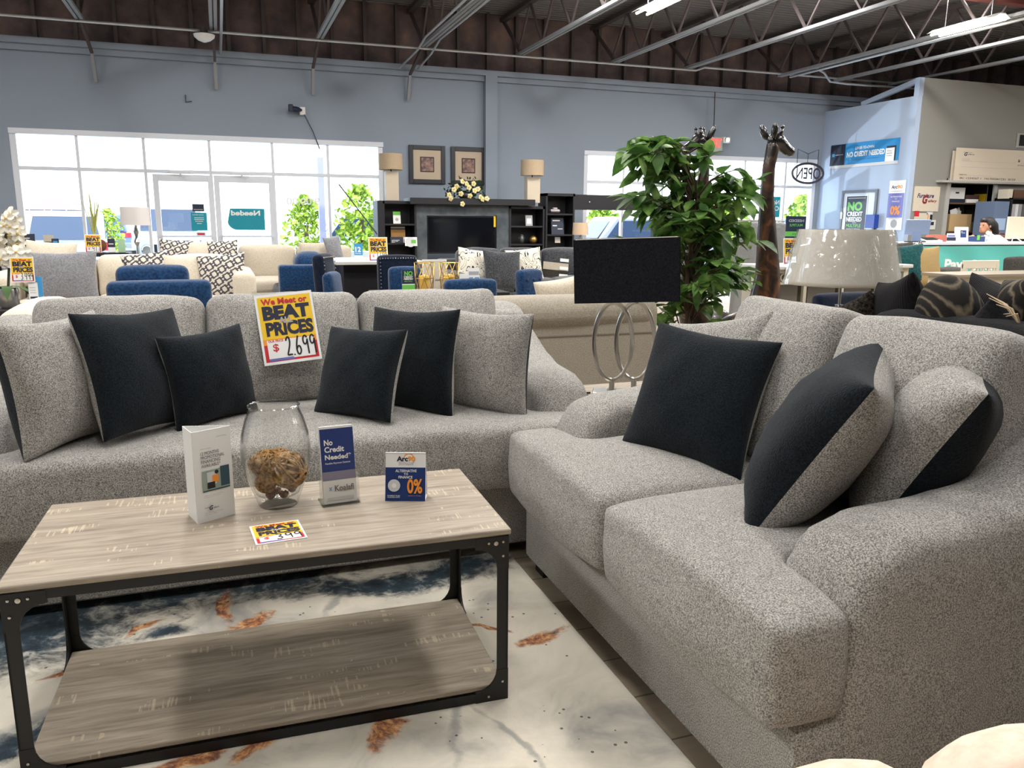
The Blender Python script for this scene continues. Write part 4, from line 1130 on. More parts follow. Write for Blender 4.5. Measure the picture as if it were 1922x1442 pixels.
for px_, py_ in ((20, 402), (12, 410), (27, 414), (8, 424), (20, 426), (31, 428), (4, 440), (15, 442), (27, 444), (34, 440), (0, 455), (12, 458), (23, 460), (33, 458), (6, 472), (18, 475), (30, 474), (42, 472), (47, 486), (36, 488), (24, 490), (12, 490), (2, 486), (-6, 470), (-8, 440)):
    q = at(px_, py_, Y=6.12 + rnd.uniform(-.05, .03)); b = MB(PETAL)
    b.tr((q.x - c.x, q.y - 6.12, q.z - OT), rz=rnd.uniform(-.6, .6), rx=rnd.uniform(-.4, .4))
    for j in range(5):
        a = 2 * pi * j / 5 + .3; u = Vector((cos(a), 0, sin(a))); w_ = Vector((-sin(a), 0, cos(a))); pe = .052
        b.add([(0, 0, 0), u * pe * .45 - w_ * pe * .42 + Vector((0, -.006, 0)), u * pe * .9 - w_ * pe * .3 + Vector((0, .006, 0)), u * pe + Vector((0, .012, 0)), u * pe * .9 + w_ * pe * .3 + Vector((0, .006, 0)), u * pe * .45 + w_ * pe * .42 + Vector((0, -.006, 0))], [(0, 1, 2, 3), (0, 3, 4, 5)])
    b.use(YC).ell((0, -.01, 0), (.009, .008, .009), 6, 4); b.build('flower', t, smooth=False)
sign_at(19, 487, 64, 530, 6.0, lambda w, h: beat(w, h * 1.1, '3.499'), 'yellow price sign behind the white orchid', name='price_sign')
def blueb(w, h): return card(w, h, [('r', 0, .78, 1, 1, SKYB), ('r', .66, 0, 1, 1, SKYB), ('r', .08, .12, .6, .2, DNAVY), ('r', .08, .35, .5, .37, LGREY), ('r', .08, .45, .5, .47, LGREY), ('r', .08, .55, .5, .57, LGREY), ('t', 'synchrony', .12, .84, .6, .9, WHITE, 0)])
sign_at(53, 520, 80, 566, 6.0, blueb, 'blue and white leaflet beside the orchid pot', name='leaflet')
# beige arm just left of the sofa
c = at(48, 590, Y=4.3)
t = thing('armchair', 'beige armchair half hidden behind the left end of the grey sofa', 'chair', (c.x - .1, 4.5, 0))
MB(CREAM).rbox((.12, 0, c.z / 2 + .03), .11, .4, c.z / 2, .07, 4, (0, 0, .02)).build('arm', t, ang=0)
MB(CREAM).rbox((-.5, 0, c.z / 2 + .03), .11, .4, c.z / 2, .07, 4, (0, 0, .02)).build('arm', t, ang=0)
MB(CREAM).rbox((-.19, .05, .3), .22, .35, .14, .06, 4, (0, 0, .03)).build('seat', t, ang=0)
MB(CREAM).rbox((-.19, -.33, .32), .4, .09, .26, .06, 4).build('backrest', t, ang=0)
# cream sofa with pillows
x0 = at(10, 500, Y=8.4).x; x1 = at(476, 500, Y=8.0).x; zt = at(250, 484, Y=8.3).z
couch('sectional_sofa', 'cream sofa with grey and patterned pillows at the left behind the grey sofa', (x0 + x1) / 2, x1 - x0, 8.5, zt - .02, CREAM, 3, armz=at(460, 506, Y=8).z)
G = 'pillows on the cream sofa'
pil('plain grey pillow on the cream sofa next to the orchid', 117, 520, 7.75, .56, GREYP, 4, group=G, seed=2, h=.44)
pil('cream pillow peeking up behind the plain grey pillow', 95, 497, 7.98, .42, CREAM, -8, 4, group=G, seed=3)
pil('geometric patterned pillow left of the cream pillow, half hidden by blue cushions', 280, 515, 7.85, .40, KEYP, 6, -8, group=G, seed=4)
pil('plain cream pillow between the two geometric pillows', 350, 520, 7.85, .42, CREAM, 5, group=G, seed=5)
pil('large geometric patterned pillow against the right arm of the cream sofa', 418, 520, 7.75, .43, KEYP, -14, -6, group=G, seed=6)
# second pale sofa farther back
x0 = at(300, 490, Y=10.4).x; x1 = at(655, 490, Y=10.4).x; zt = at(450, 468, Y=10.3).z
couch('long_sofa', 'pale taupe sofa in front of the entrance doors', (x0 + x1) / 2, x1 - x0, 10.5, zt, TAUPE, 3, arms=(1, 0))
G = 'pillows on the pale taupe sofa'
pil('small geometric pillow left on the pale taupe sofa', 332, 480, 9.95, .38, KEYP, 0, 3, group=G)
pil('cream pillow between geometric pillows on the pale taupe sofa', 372, 481, 9.95, .36, CREAM, 0, -3, group=G)
pil('geometric pillow in the middle of the pale taupe sofa', 418, 480, 9.9, .36, KEYP, -12, -4, group=G)
pil('blue and white pillow at the right end of the pale taupe sofa', 590, 482, 9.95, .36, TAUPE, 0, 0, group=G)
pil('pale lilac pillow lying at the right end of the pale taupe sofa', 628, 474, 9.8, .40, GREYP, 0, 80, group=G, h=.2)
# blue chair seen from behind
x0 = at(200, 540, Y=5.6).x; x1 = at(397, 540, Y=5.6).x; zl = at(300, 527, Y=5.6).z; zu = at(280, 511, Y=5.8).z
t = thing('accent_chair', 'wide blue chair seen from behind with a loose blue cushion', 'chair', ((x0 + x1) / 2, 5.6, 0), R(3))
w = x1 - x0
MB(NAVY).rbox((0, 0, zl / 2 + .05), w / 2, .08, zl / 2 - .05, .04, 4, (0, 0, .005)).build('backrest', t, ang=0)
MB(NAVY).rbox((-.04, .2, zu - .13), w * .36, .08, .17, .05, 4, (0, .02, .01)).build('back_cushion', t, ang=0)
MB(NAVY).rbox((0, .42, .3), w / 2, .36, .13, .05, 4, (0, 0, .02)).build('seat', t, ang=0)
for sx in (-1, 1):
    for y in (.0, .7): MB(DKWOOD).box(sx * (w / 2 - .06) - .02, sx * (w / 2 - .06) + .02, y - .02, y + .02, 0, .18).build('leg', t, smooth=False)
# blue sofa end with rolled cushion
x0 = at(523, 520, Y=8.2).x; x1 = at(612, 520, Y=8.2).x; za = at(555, 497, Y=8.2).z; zc = at(570, 476, Y=8.4).z
t = thing('blue_sofa', 'blue velvet sofa seen from its arm end beside the dining table', 'sofa', ((x0 + x1) / 2, 8.2, 0))
w = x1 - x0
MB(NAVY).rbox((0, .0, za / 2 + .03), w / 2, .1, za / 2 - .03, .03, 3).build('arm', t, ang=0)
MB(NAVY).rbox((.1, .3, zc - .12), w * .34, .18, .12, .09, 5, (0, .02, .02)).build('bolster', t, ang=0)
MB(NAVYD).rbox((.02, .75, .28), w / 2, .65, .2, .05, 3).build('seat', t, ang=0)
MB(NAVYD).rbox((w / 2 - .08, .75, .42), .1, .65, .3, .05, 3).build('backrest', t, ang=0)
c = at(585, 540, Y=7.5)
dchair('blue wing dining chair with nailhead edge left of the tall table', 594, 624, 478, 6.9, NAVYD, R(58), True, 'navy dining chairs', th=.05)
dchair('bright blue curved dining chair nearest the back of the grey sofa', 610, 640, 512, 6.4, NAVY, R(62), False, 'navy dining chairs', th=.04)
# tall cabinet table
x0 = at(640, 500, Y=7.6).x; x1 = at(712, 500, Y=7.6).x; xl = at(622, 488, Y=7.6).x; zt = at(660, 490, Y=7.4).z
t = thing('counter_table', 'dark dining table with a pale top holding the price sign', 'table', ((x0 + x1) / 2, 7.7, 0))
w = x1 - x0
MB(ESPR).box(-w / 2, w / 2 + .3, -.25, .35, 0, zt - .03).build('base', t, smooth=False, bevel=.005)
MB(mat('pale_stone', (206, 204, 198), .3)).box(xl - (x0 + x1) / 2, w / 2 + .35, -.42, .42, zt - .03, zt).build('tabletop', t, bevel=.004)
sign_at(665, 457, 681, 489, 7.5, lambda w, h: card(w, h, [('r', 0, .3, 1, 1, SKYB), ('t', '12', .15, .5, .8, .8, WHITE, .03), ('t', 'Months', .15, .38, .8, .46, WHITE, 0)]), 'blue tent card with a large 12 on the dark dining table', name='tent_card')
sign_at(692, 445, 728, 491, 7.45, lambda w, h: beat(w, h, '1.699'), 'yellow price sign on the dark dining table', name='price_sign')
dchair('navy chair back with a row of silver nailheads behind the price sign', 708, 783, 480, 6.9, NAVYD, 0, True, 'navy dining chairs')
dchair('low navy chair left of the gold candle holders', 729, 792, 502, 6.2, NAVY, 0, False, 'navy dining chairs')
dchair('low navy chair directly behind the right back cushion of the grey sofa', 832, 931, 525, 5.55, NAVY, pi, False, 'navy dining chairs')
dchair('tufted blue chair turned sideways before the charcoal sofa', 968, 1020, 507, 6.3, NAVY, R(24), False, 'navy dining chairs', True)
# dining table between the low chairs, gold candle holders on it
zt = at(820, 548, Y=5.9).z
t = thing('dining_table', 'dark dining table hidden behind the grey sofa, under the candle holders', 'table', (at(840, 548, Y=5.9).x, 5.95, 0))
MB(DKWOOD).box(-.55, .45, -.2, .25, zt - .03, zt).build('tabletop', t, bevel=.004)
for sx in (-.5, .4):
    for sy in (-.16, .2): MB(DKWOOD).box(sx - .03, sx + .03, sy - .03, sy + .03, 0, zt - .03).build('leg', t, smooth=False)
CANDLE = mat('candle_yellow', (226, 180, 84), .5)
def holder(px0, px1, py0, py1, Y, label):
    cx, z, w, h = rct(px0, py0, px1, py1, Y); d = w * .8; wf = mat('gold_wire', (206, 172, 96), .3, 1)
    t = thing('candle_holder', label, 'candle holder', (cx, Y, zt), R(8), 'gold candle holders'); h = h + z - zt; r = .0032; b = MB(wf); n = 5
    top = [(w * .5 * cos(2 * pi * k / n), d * .5 * sin(2 * pi * k / n), h) for k in range(n)]
    bot = [(w * .4 * cos(2 * pi * k / n), d * .4 * sin(2 * pi * k / n), .004) for k in range(n)]
    midz = h * .48; mid = [(w * .46 * cos(2 * pi * (k + .5) / n), d * .46 * sin(2 * pi * (k + .5) / n), midz) for k in range(n)]
    for ring in (top, bot, mid): b.tube(ring, r, 5, True)
    for k in range(n):
        b.tube([mid[k], top[k]], r, 5); b.tube([mid[k], top[(k + 1) % n]], r, 5); b.tube([mid[k], bot[k]], r, 5); b.tube([mid[k], bot[(k + 1) % n]], r, 5)
    b.build('frame', t)
    MB(CANDLE).lathe([(0, .006), (w * .24, .006), (w * .25, h * .5), (w * .2, h * .57), (w * .05, h * .6), (0, h * .61)], 16).build('candle', t)
holder(777, 816, 493, 550, 5.85, 'left gold wire candle holder with a yellow candle')
holder(824, 862, 493, 550, 5.95, 'right gold wire candle holder with a yellow candle')
def nocredit(w, h): return card(w, h, [('r', 0, .38, 1, 1, DNAVY), ('r', 0, .12, 1, .34, GREEN), ('t', 'NO', .2, .74, .85, .95, GREEN, .04), ('t', 'CREDIT', .16, .65, .86, .73, WHITE, .02), ('t', 'NEEDED', .16, .56, .86, .64, WHITE, .02), ('t', 'MULTIPLE', .2, .46, .8, .52, GREEN, .01)])
sign_at(755, 507, 779, 549, 5.8, nocredit, 'green and navy no credit needed card beside the left candle holder', name='sign_card')
sign_at(794, 487, 840, 546, 6.05, lambda w, h: card(w, h, [('r', .04, .04, .96, .96, CREAM), ('t', 'Gallery', .5, .3, .85, .38, INK, .02, dict(shear=.3))]), 'plain cream card standing behind the two candle holders', name='menu_card')
sign_at(880, 503, 901, 547, 5.9, lambda w, h: card(w, h, [('r', .05, .1, .42, .6, SKYB), ('r', .55, .1, .95, .6, SKYB), ('r', .05, .7, .95, .85, LGREY)]), 'white and blue leaflet box behind the low navy chair', name='leaflet_box')
sign_at(863, 514, 882, 547, 5.95, lambda w, h: card(w, h, [('t', 'Arc', .3, .3, .7, .6, INK, .02), ('t', '90', .7, .3, .9, .6, ORA, .02)]), 'small low tent card between candle holder and leaflet box', name='tent_card')

# charcoal sofa with swirl pillows
x0 = at(822, 500, Y=9.6).x; x1 = at(1110, 500, Y=9.6).x; zt = at(930, 473, Y=9.6).z
couch('charcoal_sofa', 'charcoal velvet sofa in front of the media wall', (x0 + x1) / 2, x1 - x0, 9.8, zt, CHAR, 3)
G = 'pillows on the charcoal sofa'
pil('white pillow with black swirls left of the charcoal pillow', 890, 500, 9.1, .42, SWIRL, 8, 8, group=G, seed=1)
pil('plain charcoal pillow between the two swirl pillows', 943, 508, 8.95, .48, CHAR, 4, 3, group=G, seed=2)
pil('white pillow with black swirls right of the charcoal pillow', 985, 500, 9.1, .44, SWIRL, -10, -6, group=G, seed=3)
cx, z, w, h = rct(1010, 473, 1060, 520, 9.3)
t = thing('swatch_cards', 'fabric swatch cards hanging over the charcoal sofa back', 'swatches', (cx, 9.2, z), 0)
for i, (mm, z0) in enumerate(((BROWNP, 0), (TAUPE, h * .3), (CHAR, h * .62))):
    MB(mm).box(-w / 2 + .02 * i, w / 2, -.004 * i, -.004 * i + .003, z0, z0 + h * .3).build('swatch', t, smooth=False, rot=(R(-8), R(6), 0))
    MB(WHITE).box(w * .16, w / 2 - .005, -.008 - .004 * i, -.006 - .004 * i, z0 + .01, z0 + h * .16).build('tag', t, smooth=False, rot=(R(-8), R(6), 0))
# beige sofa seen from behind
GREIGE = fabric('greige_linen', (132, 125, 112), (168, 159, 144), 180, .3, .002)
t = thing('beige_sofa', 'beige sofa seen from behind between the grey sofa and the ficus', 'sofa', (1.68, 4.4, 0), 0)
zt = at(1080, 568, Y=4.4).z
b = MB(GREIGE).prism([(0, .08), (0, zt - .04), (.05, zt), (.18, zt), (.24, .08)], -.9, .88, 'x')
soft(b, .03, 3).build('backrest', t)
MB(mat('seam', (120, 112, 100), .9)).box(-.89, .87, -.004, .004, .505, .512).build('seam', t, smooth=False)
b = MB(GREIGE).rbox((-.02, .12, zt - .07), .9, .13, .1, .08, 5, (0, .02, .01), .006); b.build('back_cushion', t, ang=0)
MB(GREIGE).rbox((0, .6, .3), .9, .42, .15, .05, 3).build('seat', t, ang=0)
for sx in (-1, 1): MB(GREIGE).rbox((sx * .8, .55, .34), .12, .45, .26, .06, 3).build('arm', t, ang=0)
for sx in (-1, 1):
    for y in (.05, .95): MB(DKWOOD).box(sx * .8 - .03, sx * .8 + .03, y - .03, y + .03, 0, .09).build('leg', t, smooth=False)
pil('cream pillow rising above the back of the beige sofa', 1062, 574, 4.75, .40, CREAM, 172, 10, seed=4)

# ================================================================ window wall furniture, left
YC_ = 12
x0 = at(-20, 472, Y=YC_).x; x1 = at(245, 472, Y=YC_).x; zt = at(120, 474, Y=YC_).z
t = thing('console_table', 'dark console table with leaflets in front of the shop window', 'table', ((x0 + x1) / 2, YC_, 0)); w = x1 - x0
MB(ESPR).box(-w / 2, w / 2, -.22, .22, zt - .05, zt).build('tabletop', t, bevel=.004)
for sx in (-1, 1):
    for sy in (-.18, .18): MB(ESPR).box(sx * (w / 2 - .05) - .03, sx * (w / 2 - .05) + .03, sy - .03, sy + .03, 0, zt - .05).build('leg', t, smooth=False)
sign_at(33, 439, 66, 473, YC_, lambda w, h: card(w, h, [('r', 0, 0, 1, 1, DNAVY), ('r', .06, .74, .7, .78, WHITE), ('r', .06, .4, .5, .46, WHITE), ('r', .6, .3, .95, .34, LGREY)]), 'dark navy card at the left end of the window console')
sign_at(82, 441, 101, 473, YC_, lambda w, h: card(w, h, [('r', .1, .3, .9, .6, BROWNP)], TAUPE), 'beige leaflet with a brown picture on the window console', name='leaflet')
sign_at(97, 448, 111, 470, YC_ - .1, lambda w, h: card(w, h, [('r', 0, 0, 1, 1, DNAVY), ('r', .2, .3, .8, .8, SKYB)]), 'small navy card in front of the beige leaflet', name='sign_card')
sign_at(159, 440, 190, 475, YC_ - .1, lambda w, h: beat(w, h, '917'), 'yellow price sign on the window console', name='price_sign')
c = at(188, 461, Y=YC_ + .05); r = px_m(188, 461, YC_) * 13
solo(MB(mat('copper_plate', (120, 72, 44), .35, .5)).tr(rx=R(80)).lathe([(0, .01), (r, 0), (r, .012), (0, .02)], 24), 'plate', 'round copper plate behind the price sign on the window console', 'plate', c)
sign_at(202, 448, 216, 475, YC_, lambda w, h: card(w, h, [('r', 0, .4, 1, 1, DNAVY), ('r', .1, .6, .8, .66, WHITE)]), 'navy and white leaflet on the window console near the lamp', name='leaflet')
sign_at(221, 449, 235, 475, YC_, lambda w, h: card(w, h, [('r', 0, 0, 1, 1, mat('print_pale_green', (160, 196, 160), .5))]), 'pale green leaflet at the right end of the window console', name='leaflet')
c = at(180, 474, Y=YC_ + .1)
t = thing('reed_vase', 'tall pale reeds in a vase on the window console', 'plant', (c.x, YC_ + .12, zt))
MB(mat('white_ceramic', (226, 224, 220), .3)).lathe([(.05, 0), (.07, .06), (.05, .16), (.03, .2), (.035, .22)], 16).build('vase', t)
b = MB(mat('reed', (176, 176, 96), .7)); rnd = random.Random(2)
for i in range(16):
    a = rnd.uniform(-.12, .1); b.tube([(0, 0, .18), (a * .5, rnd.uniform(-.03, .03), .45), (a, rnd.uniform(-.05, .05), rnd.uniform(.6, .78))], [.005, .006, .003], 5)
b.build('reeds', t)
c = at(162, 480, Y=9.6)
# drum lamp by the doors
Y_ = 10.9; c = at(256, 440, Y=Y_); zb = at(256, 423, Y=Y_).z; zt2 = at(256, 389, Y=Y_).z; r = px_m(256, 405, Y_) * 28
t = thing('floor_lamp', 'white drum lamp with slim chrome stem left of the entrance door', 'lamp', (c.x, Y_, 0))
WSH = mat('shade_white', (214, 208, 206), .8)
MB(WSH).lathe([(r * .97, zt2), (r, zb), (r - .004, zb), (r * .97 - .004, zt2)], 28, False).build('lamp_shade', t)
MB(CHROME).tube([(0, 0, .02), (0, 0, zb - .2)], .012, 10).build('pole', t); MB(CHROME).lathe([(.012, zb - .25), (.035, zb - .2), (.015, zb - .14), (.03, zb - .08), (.012, zb), (.012, zt2)], 14).build('stem', t)
MB(CHROME).lathe([(.14, 0), (.14, .015), (.02, .03)], 24).build('base', t)

# ================================================================ media wall
YM = 14.3
def X_(px, Y=YM): return at(px, 430, Y=Y).x
def Z_(py, Y=YM, px=880): return at(px, py, Y=Y).z
def shelfcase(b, px0, px1, ztop, zsh, Y=YM, d=.4):
    x0, x1 = X_(px0), X_(px1); w = .035
    b.box(x0, x0 + w, Y, Y + d, 0, ztop); b.box(x1 - w, x1, Y, Y + d, 0, ztop); b.box(x0 + w, x1 - w, Y + d - .02, Y + d, 0, ztop); b.box(x0, x1, Y, Y + d, ztop - .05, ztop)
    b.box(x0 + w, x1 - w, Y, Y + d - .02, 0, .3)
    for z in zsh: b.box(x0 + w, x1 - w, Y + .01, Y + d - .02, z - .03, z)
    return b
t = thing('media_cabinet', 'dark media wall with a grey fireplace surround and open side shelves', 'cabinet', (0, 0, 0))
zL = Z_(377, px=740); zR = Z_(387, px=985)
sh1, sh2 = Z_(420, px=745), Z_(456, px=745)
shelfcase(MB(ESPR), 719, 782, zL, (sh1, sh2)).build('side_tower', t, smooth=False)
MB(ESPR).box(X_(709), X_(719.5), YM - .02, YM + .42, 0, zL).build('side_panel', t, smooth=False)
r1, r2 = Z_(424, px=985), Z_(458, px=985)
shelfcase(MB(ESPR), 956, 1022, zR, (r1, r2)).build('side_tower', t, smooth=False)
zm0, zm1 = Z_(385), Z_(373)
MB(ESPR).box(X_(768), X_(1000), YM - .12, YM + .4, zm0, zm1).build('mantel', t, smooth=False, bevel=.006)
MARB = fabric('grey_marble', (72, 78, 84), (98, 104, 108), 3, 0, .001, 0)
x0, x1 = X_(781), X_(956); tx0, tx1 = X_(802), X_(933); tz = Z_(404)
b = MB(MARB); b.box(x0, tx0, YM + .02, YM + .2, 0, zm0); b.box(tx1, x1, YM + .02, YM + .2, 0, zm0); b.box(tx0, tx1, YM + .02, YM + .2, tz, zm0); b.box(tx0, tx1, YM + .12, YM + .2, 0, .5)
b.build('surround', t, smooth=False)
tv = thing('television', 'black flat television inside the grey surround of the media wall', 'television', ((tx0 + tx1) / 2, YM + .05, .6))
MB(mat('tv_bezel', (16, 16, 18), .3)).box(tx0 - (tx0 + tx1) / 2 + .01, tx1 - (tx0 + tx1) / 2 - .01, 0, .06, 0, tz - .61).build('frame', tv, smooth=False, bevel=.004)
MB(mat('tv_screen', (10, 12, 18), .08)).box(tx0 - (tx0 + tx1) / 2 + .03, tx1 - (tx0 + tx1) / 2 - .03, -.003, .002, .03, tz - .64).build('screen', tv, smooth=False)
MB(YEL).box(tx1 - (tx0 + tx1) / 2 - .05, tx1 - (tx0 + tx1) / 2 - .012, -.006, -.004, tz - .61 - .2, tz - .61).build('energy_tag', tv, smooth=False)
def on(px0, px1, py0, z, Y, builder, label, cat='sign', name='sign_card', lean=-8, group=None):
    cx, _, w, _h = rct(px0, py0, px1, py0 + 10, Y); h = at((px0 + px1) / 2, py0, Y=Y).z - z
    solo(builder(w, h), name, label, cat, (cx, Y, z), (R(lean), 0, 0), group, smooth=False)
on(738, 752, 397, sh1, YM + .1, lambda w, h: card(w, h, [('r', 0, .7, 1, 1, GREEN), ('c', .5, .35, .22, LGREY)]), 'white and green card on the top shelf of the left tower')
on(734, 761, 425, sh2, YM + .1, lambda w, h: card(w, h, [('r', .0, .2, 1, .9, STRAW), ('r', 0, .8, 1, .9, BLACKI), ('r', 0, .2, 1, .35, PALEG)], TAUPE), 'framed beige picture on the middle shelf of the left tower', name='photo_frame')
on(733, 757, 457, .9, YM + .1, lambda w, h: card(w, h, [('r', 0, 0, 1, 1, DNAVY), ('t', 'No', .1, .78, .35, .9, WHITE, .02), ('t', 'Credit', .1, .62, .6, .74, WHITE, .02), ('t', 'Needed', .1, .46, .7, .58, WHITE, .02)]), 'navy card on the lowest visible shelf of the left tower')
on(760, 783, 462, .9, YM - .1, lambda w, h: card(w, h, [('c', .45, .55, .4, PALEG), ('r', .5, .3, .9, .7, GREEN)]), 'green edged card right of the navy card by the left tower', name='sign_card')
on(987, 1000, 404, r1, YM + .1, lambda w, h: card(w, h, [('r', .2, .2, .8, .7, WHITE)], LGREY), 'small grey frame on the upper shelf of the right tower', name='photo_frame')
c = at(1001, 450, Y=YM + .15); rr = .075
solo(MB(mat('gold_ball', (176, 140, 80), .35, .8)).ell((0, 0, rr), (rr, rr, rr), 18, 12), 'gold_sphere', 'gold ball on the lower shelf of the right tower', 'decoration', (c.x, YM + .15, r2))
c = at(979, 450, Y=YM + .15)
b = MB(mat('pewter', (90, 94, 92), .4, .6)).ell((0, 0, .08), (.05, .05, .08), 14, 9); b.tube([(-.06, 0, .1), (-.02, 0, .17), (.03, 0, .15), (.06, 0, .1)], .012, 6, True)
solo(b, 'teapot', 'pewter ornament left of the gold ball on the right tower shelf', 'decoration', (c.x, YM + .15, r2))
# second unit: tall tower and bridge
t = thing('display_unit', 'tall dark wall unit with a bridge shelf behind the ficus', 'cabinet', (0, 0, 0))
zT = Z_(363, px=1045); u1, u2 = Z_(401, px=1045), Z_(440, px=1045)
shelfcase(MB(ESPR), 1024, 1078, zT, (u1, u2)).build('side_tower', t, smooth=False)
bz0, bz1 = Z_(394, px=1130), Z_(366, px=1130)
MB(ESPR).box(X_(1078), X_(1300), YM + .02, YM + .4, bz0, bz1).build('bridge', t, smooth=False, bevel=.005)
shelfcase(MB(ESPR), 1240, 1300, bz1, (u1, u2)).build('side_tower', t, smooth=False)
for px_ in (1106, 1172): MB(NICKEL).ell((X_(px_), YM + .01, (bz0 + bz1) / 2), (.02, .015, .02), 8, 5).build('knob', t)
c = at(1043, 396, Y=YM + .1)
b = MB(mat('silver_toy', (170, 160, 164), .3, .4)).rbox((0, 0, .05), .1, .05, .03, .025, 2); b.rbox((0, 0, .09), .05, .04, .025, .02, 2)
solo(b, 'model_car', 'small silver model car on the top shelf of the tall tower', 'decoration', (c.x, YM + .15, u1), ang=0)
on(1036, 1059, 409, u2, YM + .1, lambda w, h: card(w, h, [('r', 0, 0, 1, 1, DNAVY), ('r', .1, .8, .7, .88, WHITE), ('r', .1, .5, .45, .56, WHITE), ('r', .5, .3, .9, .36, LGREY)]), 'dark navy card on the middle shelf of the tall tower')
on(1041, 1051, 456, .9, YM + .1, lambda w, h: card(w, h, [('r', .1, .1, .9, .6, LGREY)], TAUPE), 'small pale leaflet low in the tall tower', name='leaflet')
# lamps with tan drum shades
def drum(px, pyt, pyb, pxw, pyb2, pxb, Y, label):
    c = at(px, pyb, Y=Y); zt_, zb_ = at(px, pyt, Y=Y).z, at(px, pyb, Y=Y).z; r = px_m(px, pyt, Y) * pxw / 2; z0 = at(px, pyb2, Y=Y).z; wb = px_m(px, pyb, Y) * pxb / 2
    t = thing('table_lamp', label, 'lamp', (c.x, Y, z0), 0, 'tan drum lamps on the wall units')
    MB(SHADE).lathe([(r * .98, zt_ - z0), (r, zb_ - z0), (r - .005, zb_ - z0), (r * .98 - .005, zt_ - z0)], 28, False).build('lamp_shade', t)
    MB(mat('lamp_slab', (196, 184, 164), .6)).box(-wb, wb, -.09, .09, 0, zb_ - z0 - .03).build('base', t, smooth=False, bevel=.005)
    MB(DKWOOD).tube([(0, 0, zb_ - z0 - .03), (0, 0, zb_ - z0 + .12)], .012).build('stem', t)
drum(734, 289, 319, 44, 377, 24, YM + .2, 'tan drum lamp on the left tower beside the entrance window')
drum(999, 301, 330, 41, 381, 24, YM + .1, 'tan drum lamp on the mantel right of the pilaster')
c = at(1089, 440, Y=12.6); zb_ = at(1089, 441, Y=12.6).z; zt_ = at(1089, 418, Y=12.6).z; r = px_m(1089, 430, 12.6) * 14
t = thing('table_lamp', 'small tan lamp in clear wrap left of the ficus', 'lamp', (c.x, 12.6, .62))
MB(mat('shade_wrapped', (196, 170, 142), .3, coat=1)).lathe([(r * .92, zt_ - .62), (r, zb_ - .62), (r - .004, zb_ - .62), (r * .92 - .004, zt_ - .62)], 20, False).build('lamp_shade', t)
MB(NICKEL).lathe([(.07, 0), (.07, .02), (.02, .05), (.03, .2), (.015, zb_ - .62), (.01, zt_ - .62)], 14).build('base', t)
block('side_cabinet', 'plain dark side cabinet under the small wrapped lamp', 'cabinet', 1070, 470, 1112, 560, 12.4, .5, ESPR)
SC.objects['side_cabinet'].location.z = 0
SC.objects['side_cabinet'].scale = (1, 1, .62 / SC.objects['side_cabinet'].dimensions.z)
# framed pictures
for px0, py0, px1, py1, lab in ((768, 273, 836, 345, 'left framed print with dark frame above the media wall'), (847, 276, 912, 347, 'right framed print with dark frame beside the pilaster')):
    cx, z, w, h = rct(px0, py0, px1, py1, 15.95)
    t = thing('framed_picture', lab, 'picture', (cx, 15.95, z), 0, 'framed prints on the front wall'); q = .085
    b = MB(mat('frame_navy_black', (24, 26, 38), .4)); b.box(-w / 2, -w / 2 + q, 0, .04, 0, h); b.box(w / 2 - q, w / 2, 0, .04, 0, h); b.box(-w / 2 + q, w / 2 - q, 0, .04, 0, q); b.box(-w / 2 + q, w / 2 - q, 0, .04, h - q, h)
    b.build('frame', t, smooth=False, bevel=.006)
    MB(mat('mat_board', (196, 178, 156), .8)).box(-w / 2 + q, w / 2 - q, .02, .03, q, h - q).build('mat_board', t, smooth=False)
    MB(mat('print_rim', (60, 40, 44), .6)).box(-.14, .14, .014, .02, h / 2 - .14, h / 2 + .15).build('print_border', t, smooth=False)
    MB(fabric('abstract_print', (112, 92, 96), (176, 148, 130), 9, 0, .001, 0)).box(-.12, .12, .01, .014, h / 2 - .12, h / 2 + .13).build('print', t, smooth=False)
# flower arrangement on the mantel
c = at(873, 380, Y=YM - .02)
t = thing('flower_arrangement', 'cream and yellow flower arrangement on the mantel below the right print', 'flowers', (c.x, YM - .02, zm1))
b = MB(fabric('dark_leaves', (22, 34, 20), (52, 70, 40), 30, 0, .001, 0)); rnd = random.Random(12); s_ = px_m(873, 370, YM)
for i in range(170):
    a = rnd.uniform(0, pi); r = rnd.uniform(.15, 1); x = cos(a) * r * 40 * s_; z = sin(a) * r * 38 * s_ + .02; y = rnd.uniform(-.1, .08)
    d = Vector((rnd.uniform(-1, 1), rnd.uniform(-.6, .3), rnd.uniform(-.6, 1))).normalized() * .075; e = d.orthogonal().normalized() * .028; p = Vector((x, y, z))
    b.add([p, p + d * .5 + e, p + d, p + d * .5 - e], [(0, 1, 2, 3)])
b.build('foliage', t, smooth=False)
PET = mat('petal_cream', (224, 212, 160), .6)
for px_, py_ in ((857, 350), (868, 341), (880, 352), (889, 345), (897, 355), (843, 366), (865, 364), (882, 368), (902, 370), (914, 373), (868, 383), (852, 356), (891, 358), (876, 345), (846, 373), (906, 374)):
    q = at(px_, py_, Y=YM - .14); b = MB(PET); b.tr((q.x - c.x, -.12, q.z - zm1), rx=rnd.uniform(-.4, .4), rz=rnd.uniform(-.5, .5))
    for j in range(5):
        a = 2 * pi * j / 5; b.ell((.026 * cos(a), 0, .026 * sin(a)), (.026, .01, .026), 7, 4)
    b.use(YC).ell((0, -.012, 0), (.013, .01, .013), 6, 4); b.build('flower', t, ang=0)
MB(DKWOOD).lathe([(.09, 0), (.13, .05), (.12, .09), (.1, .09)], 16).build('pot', t)
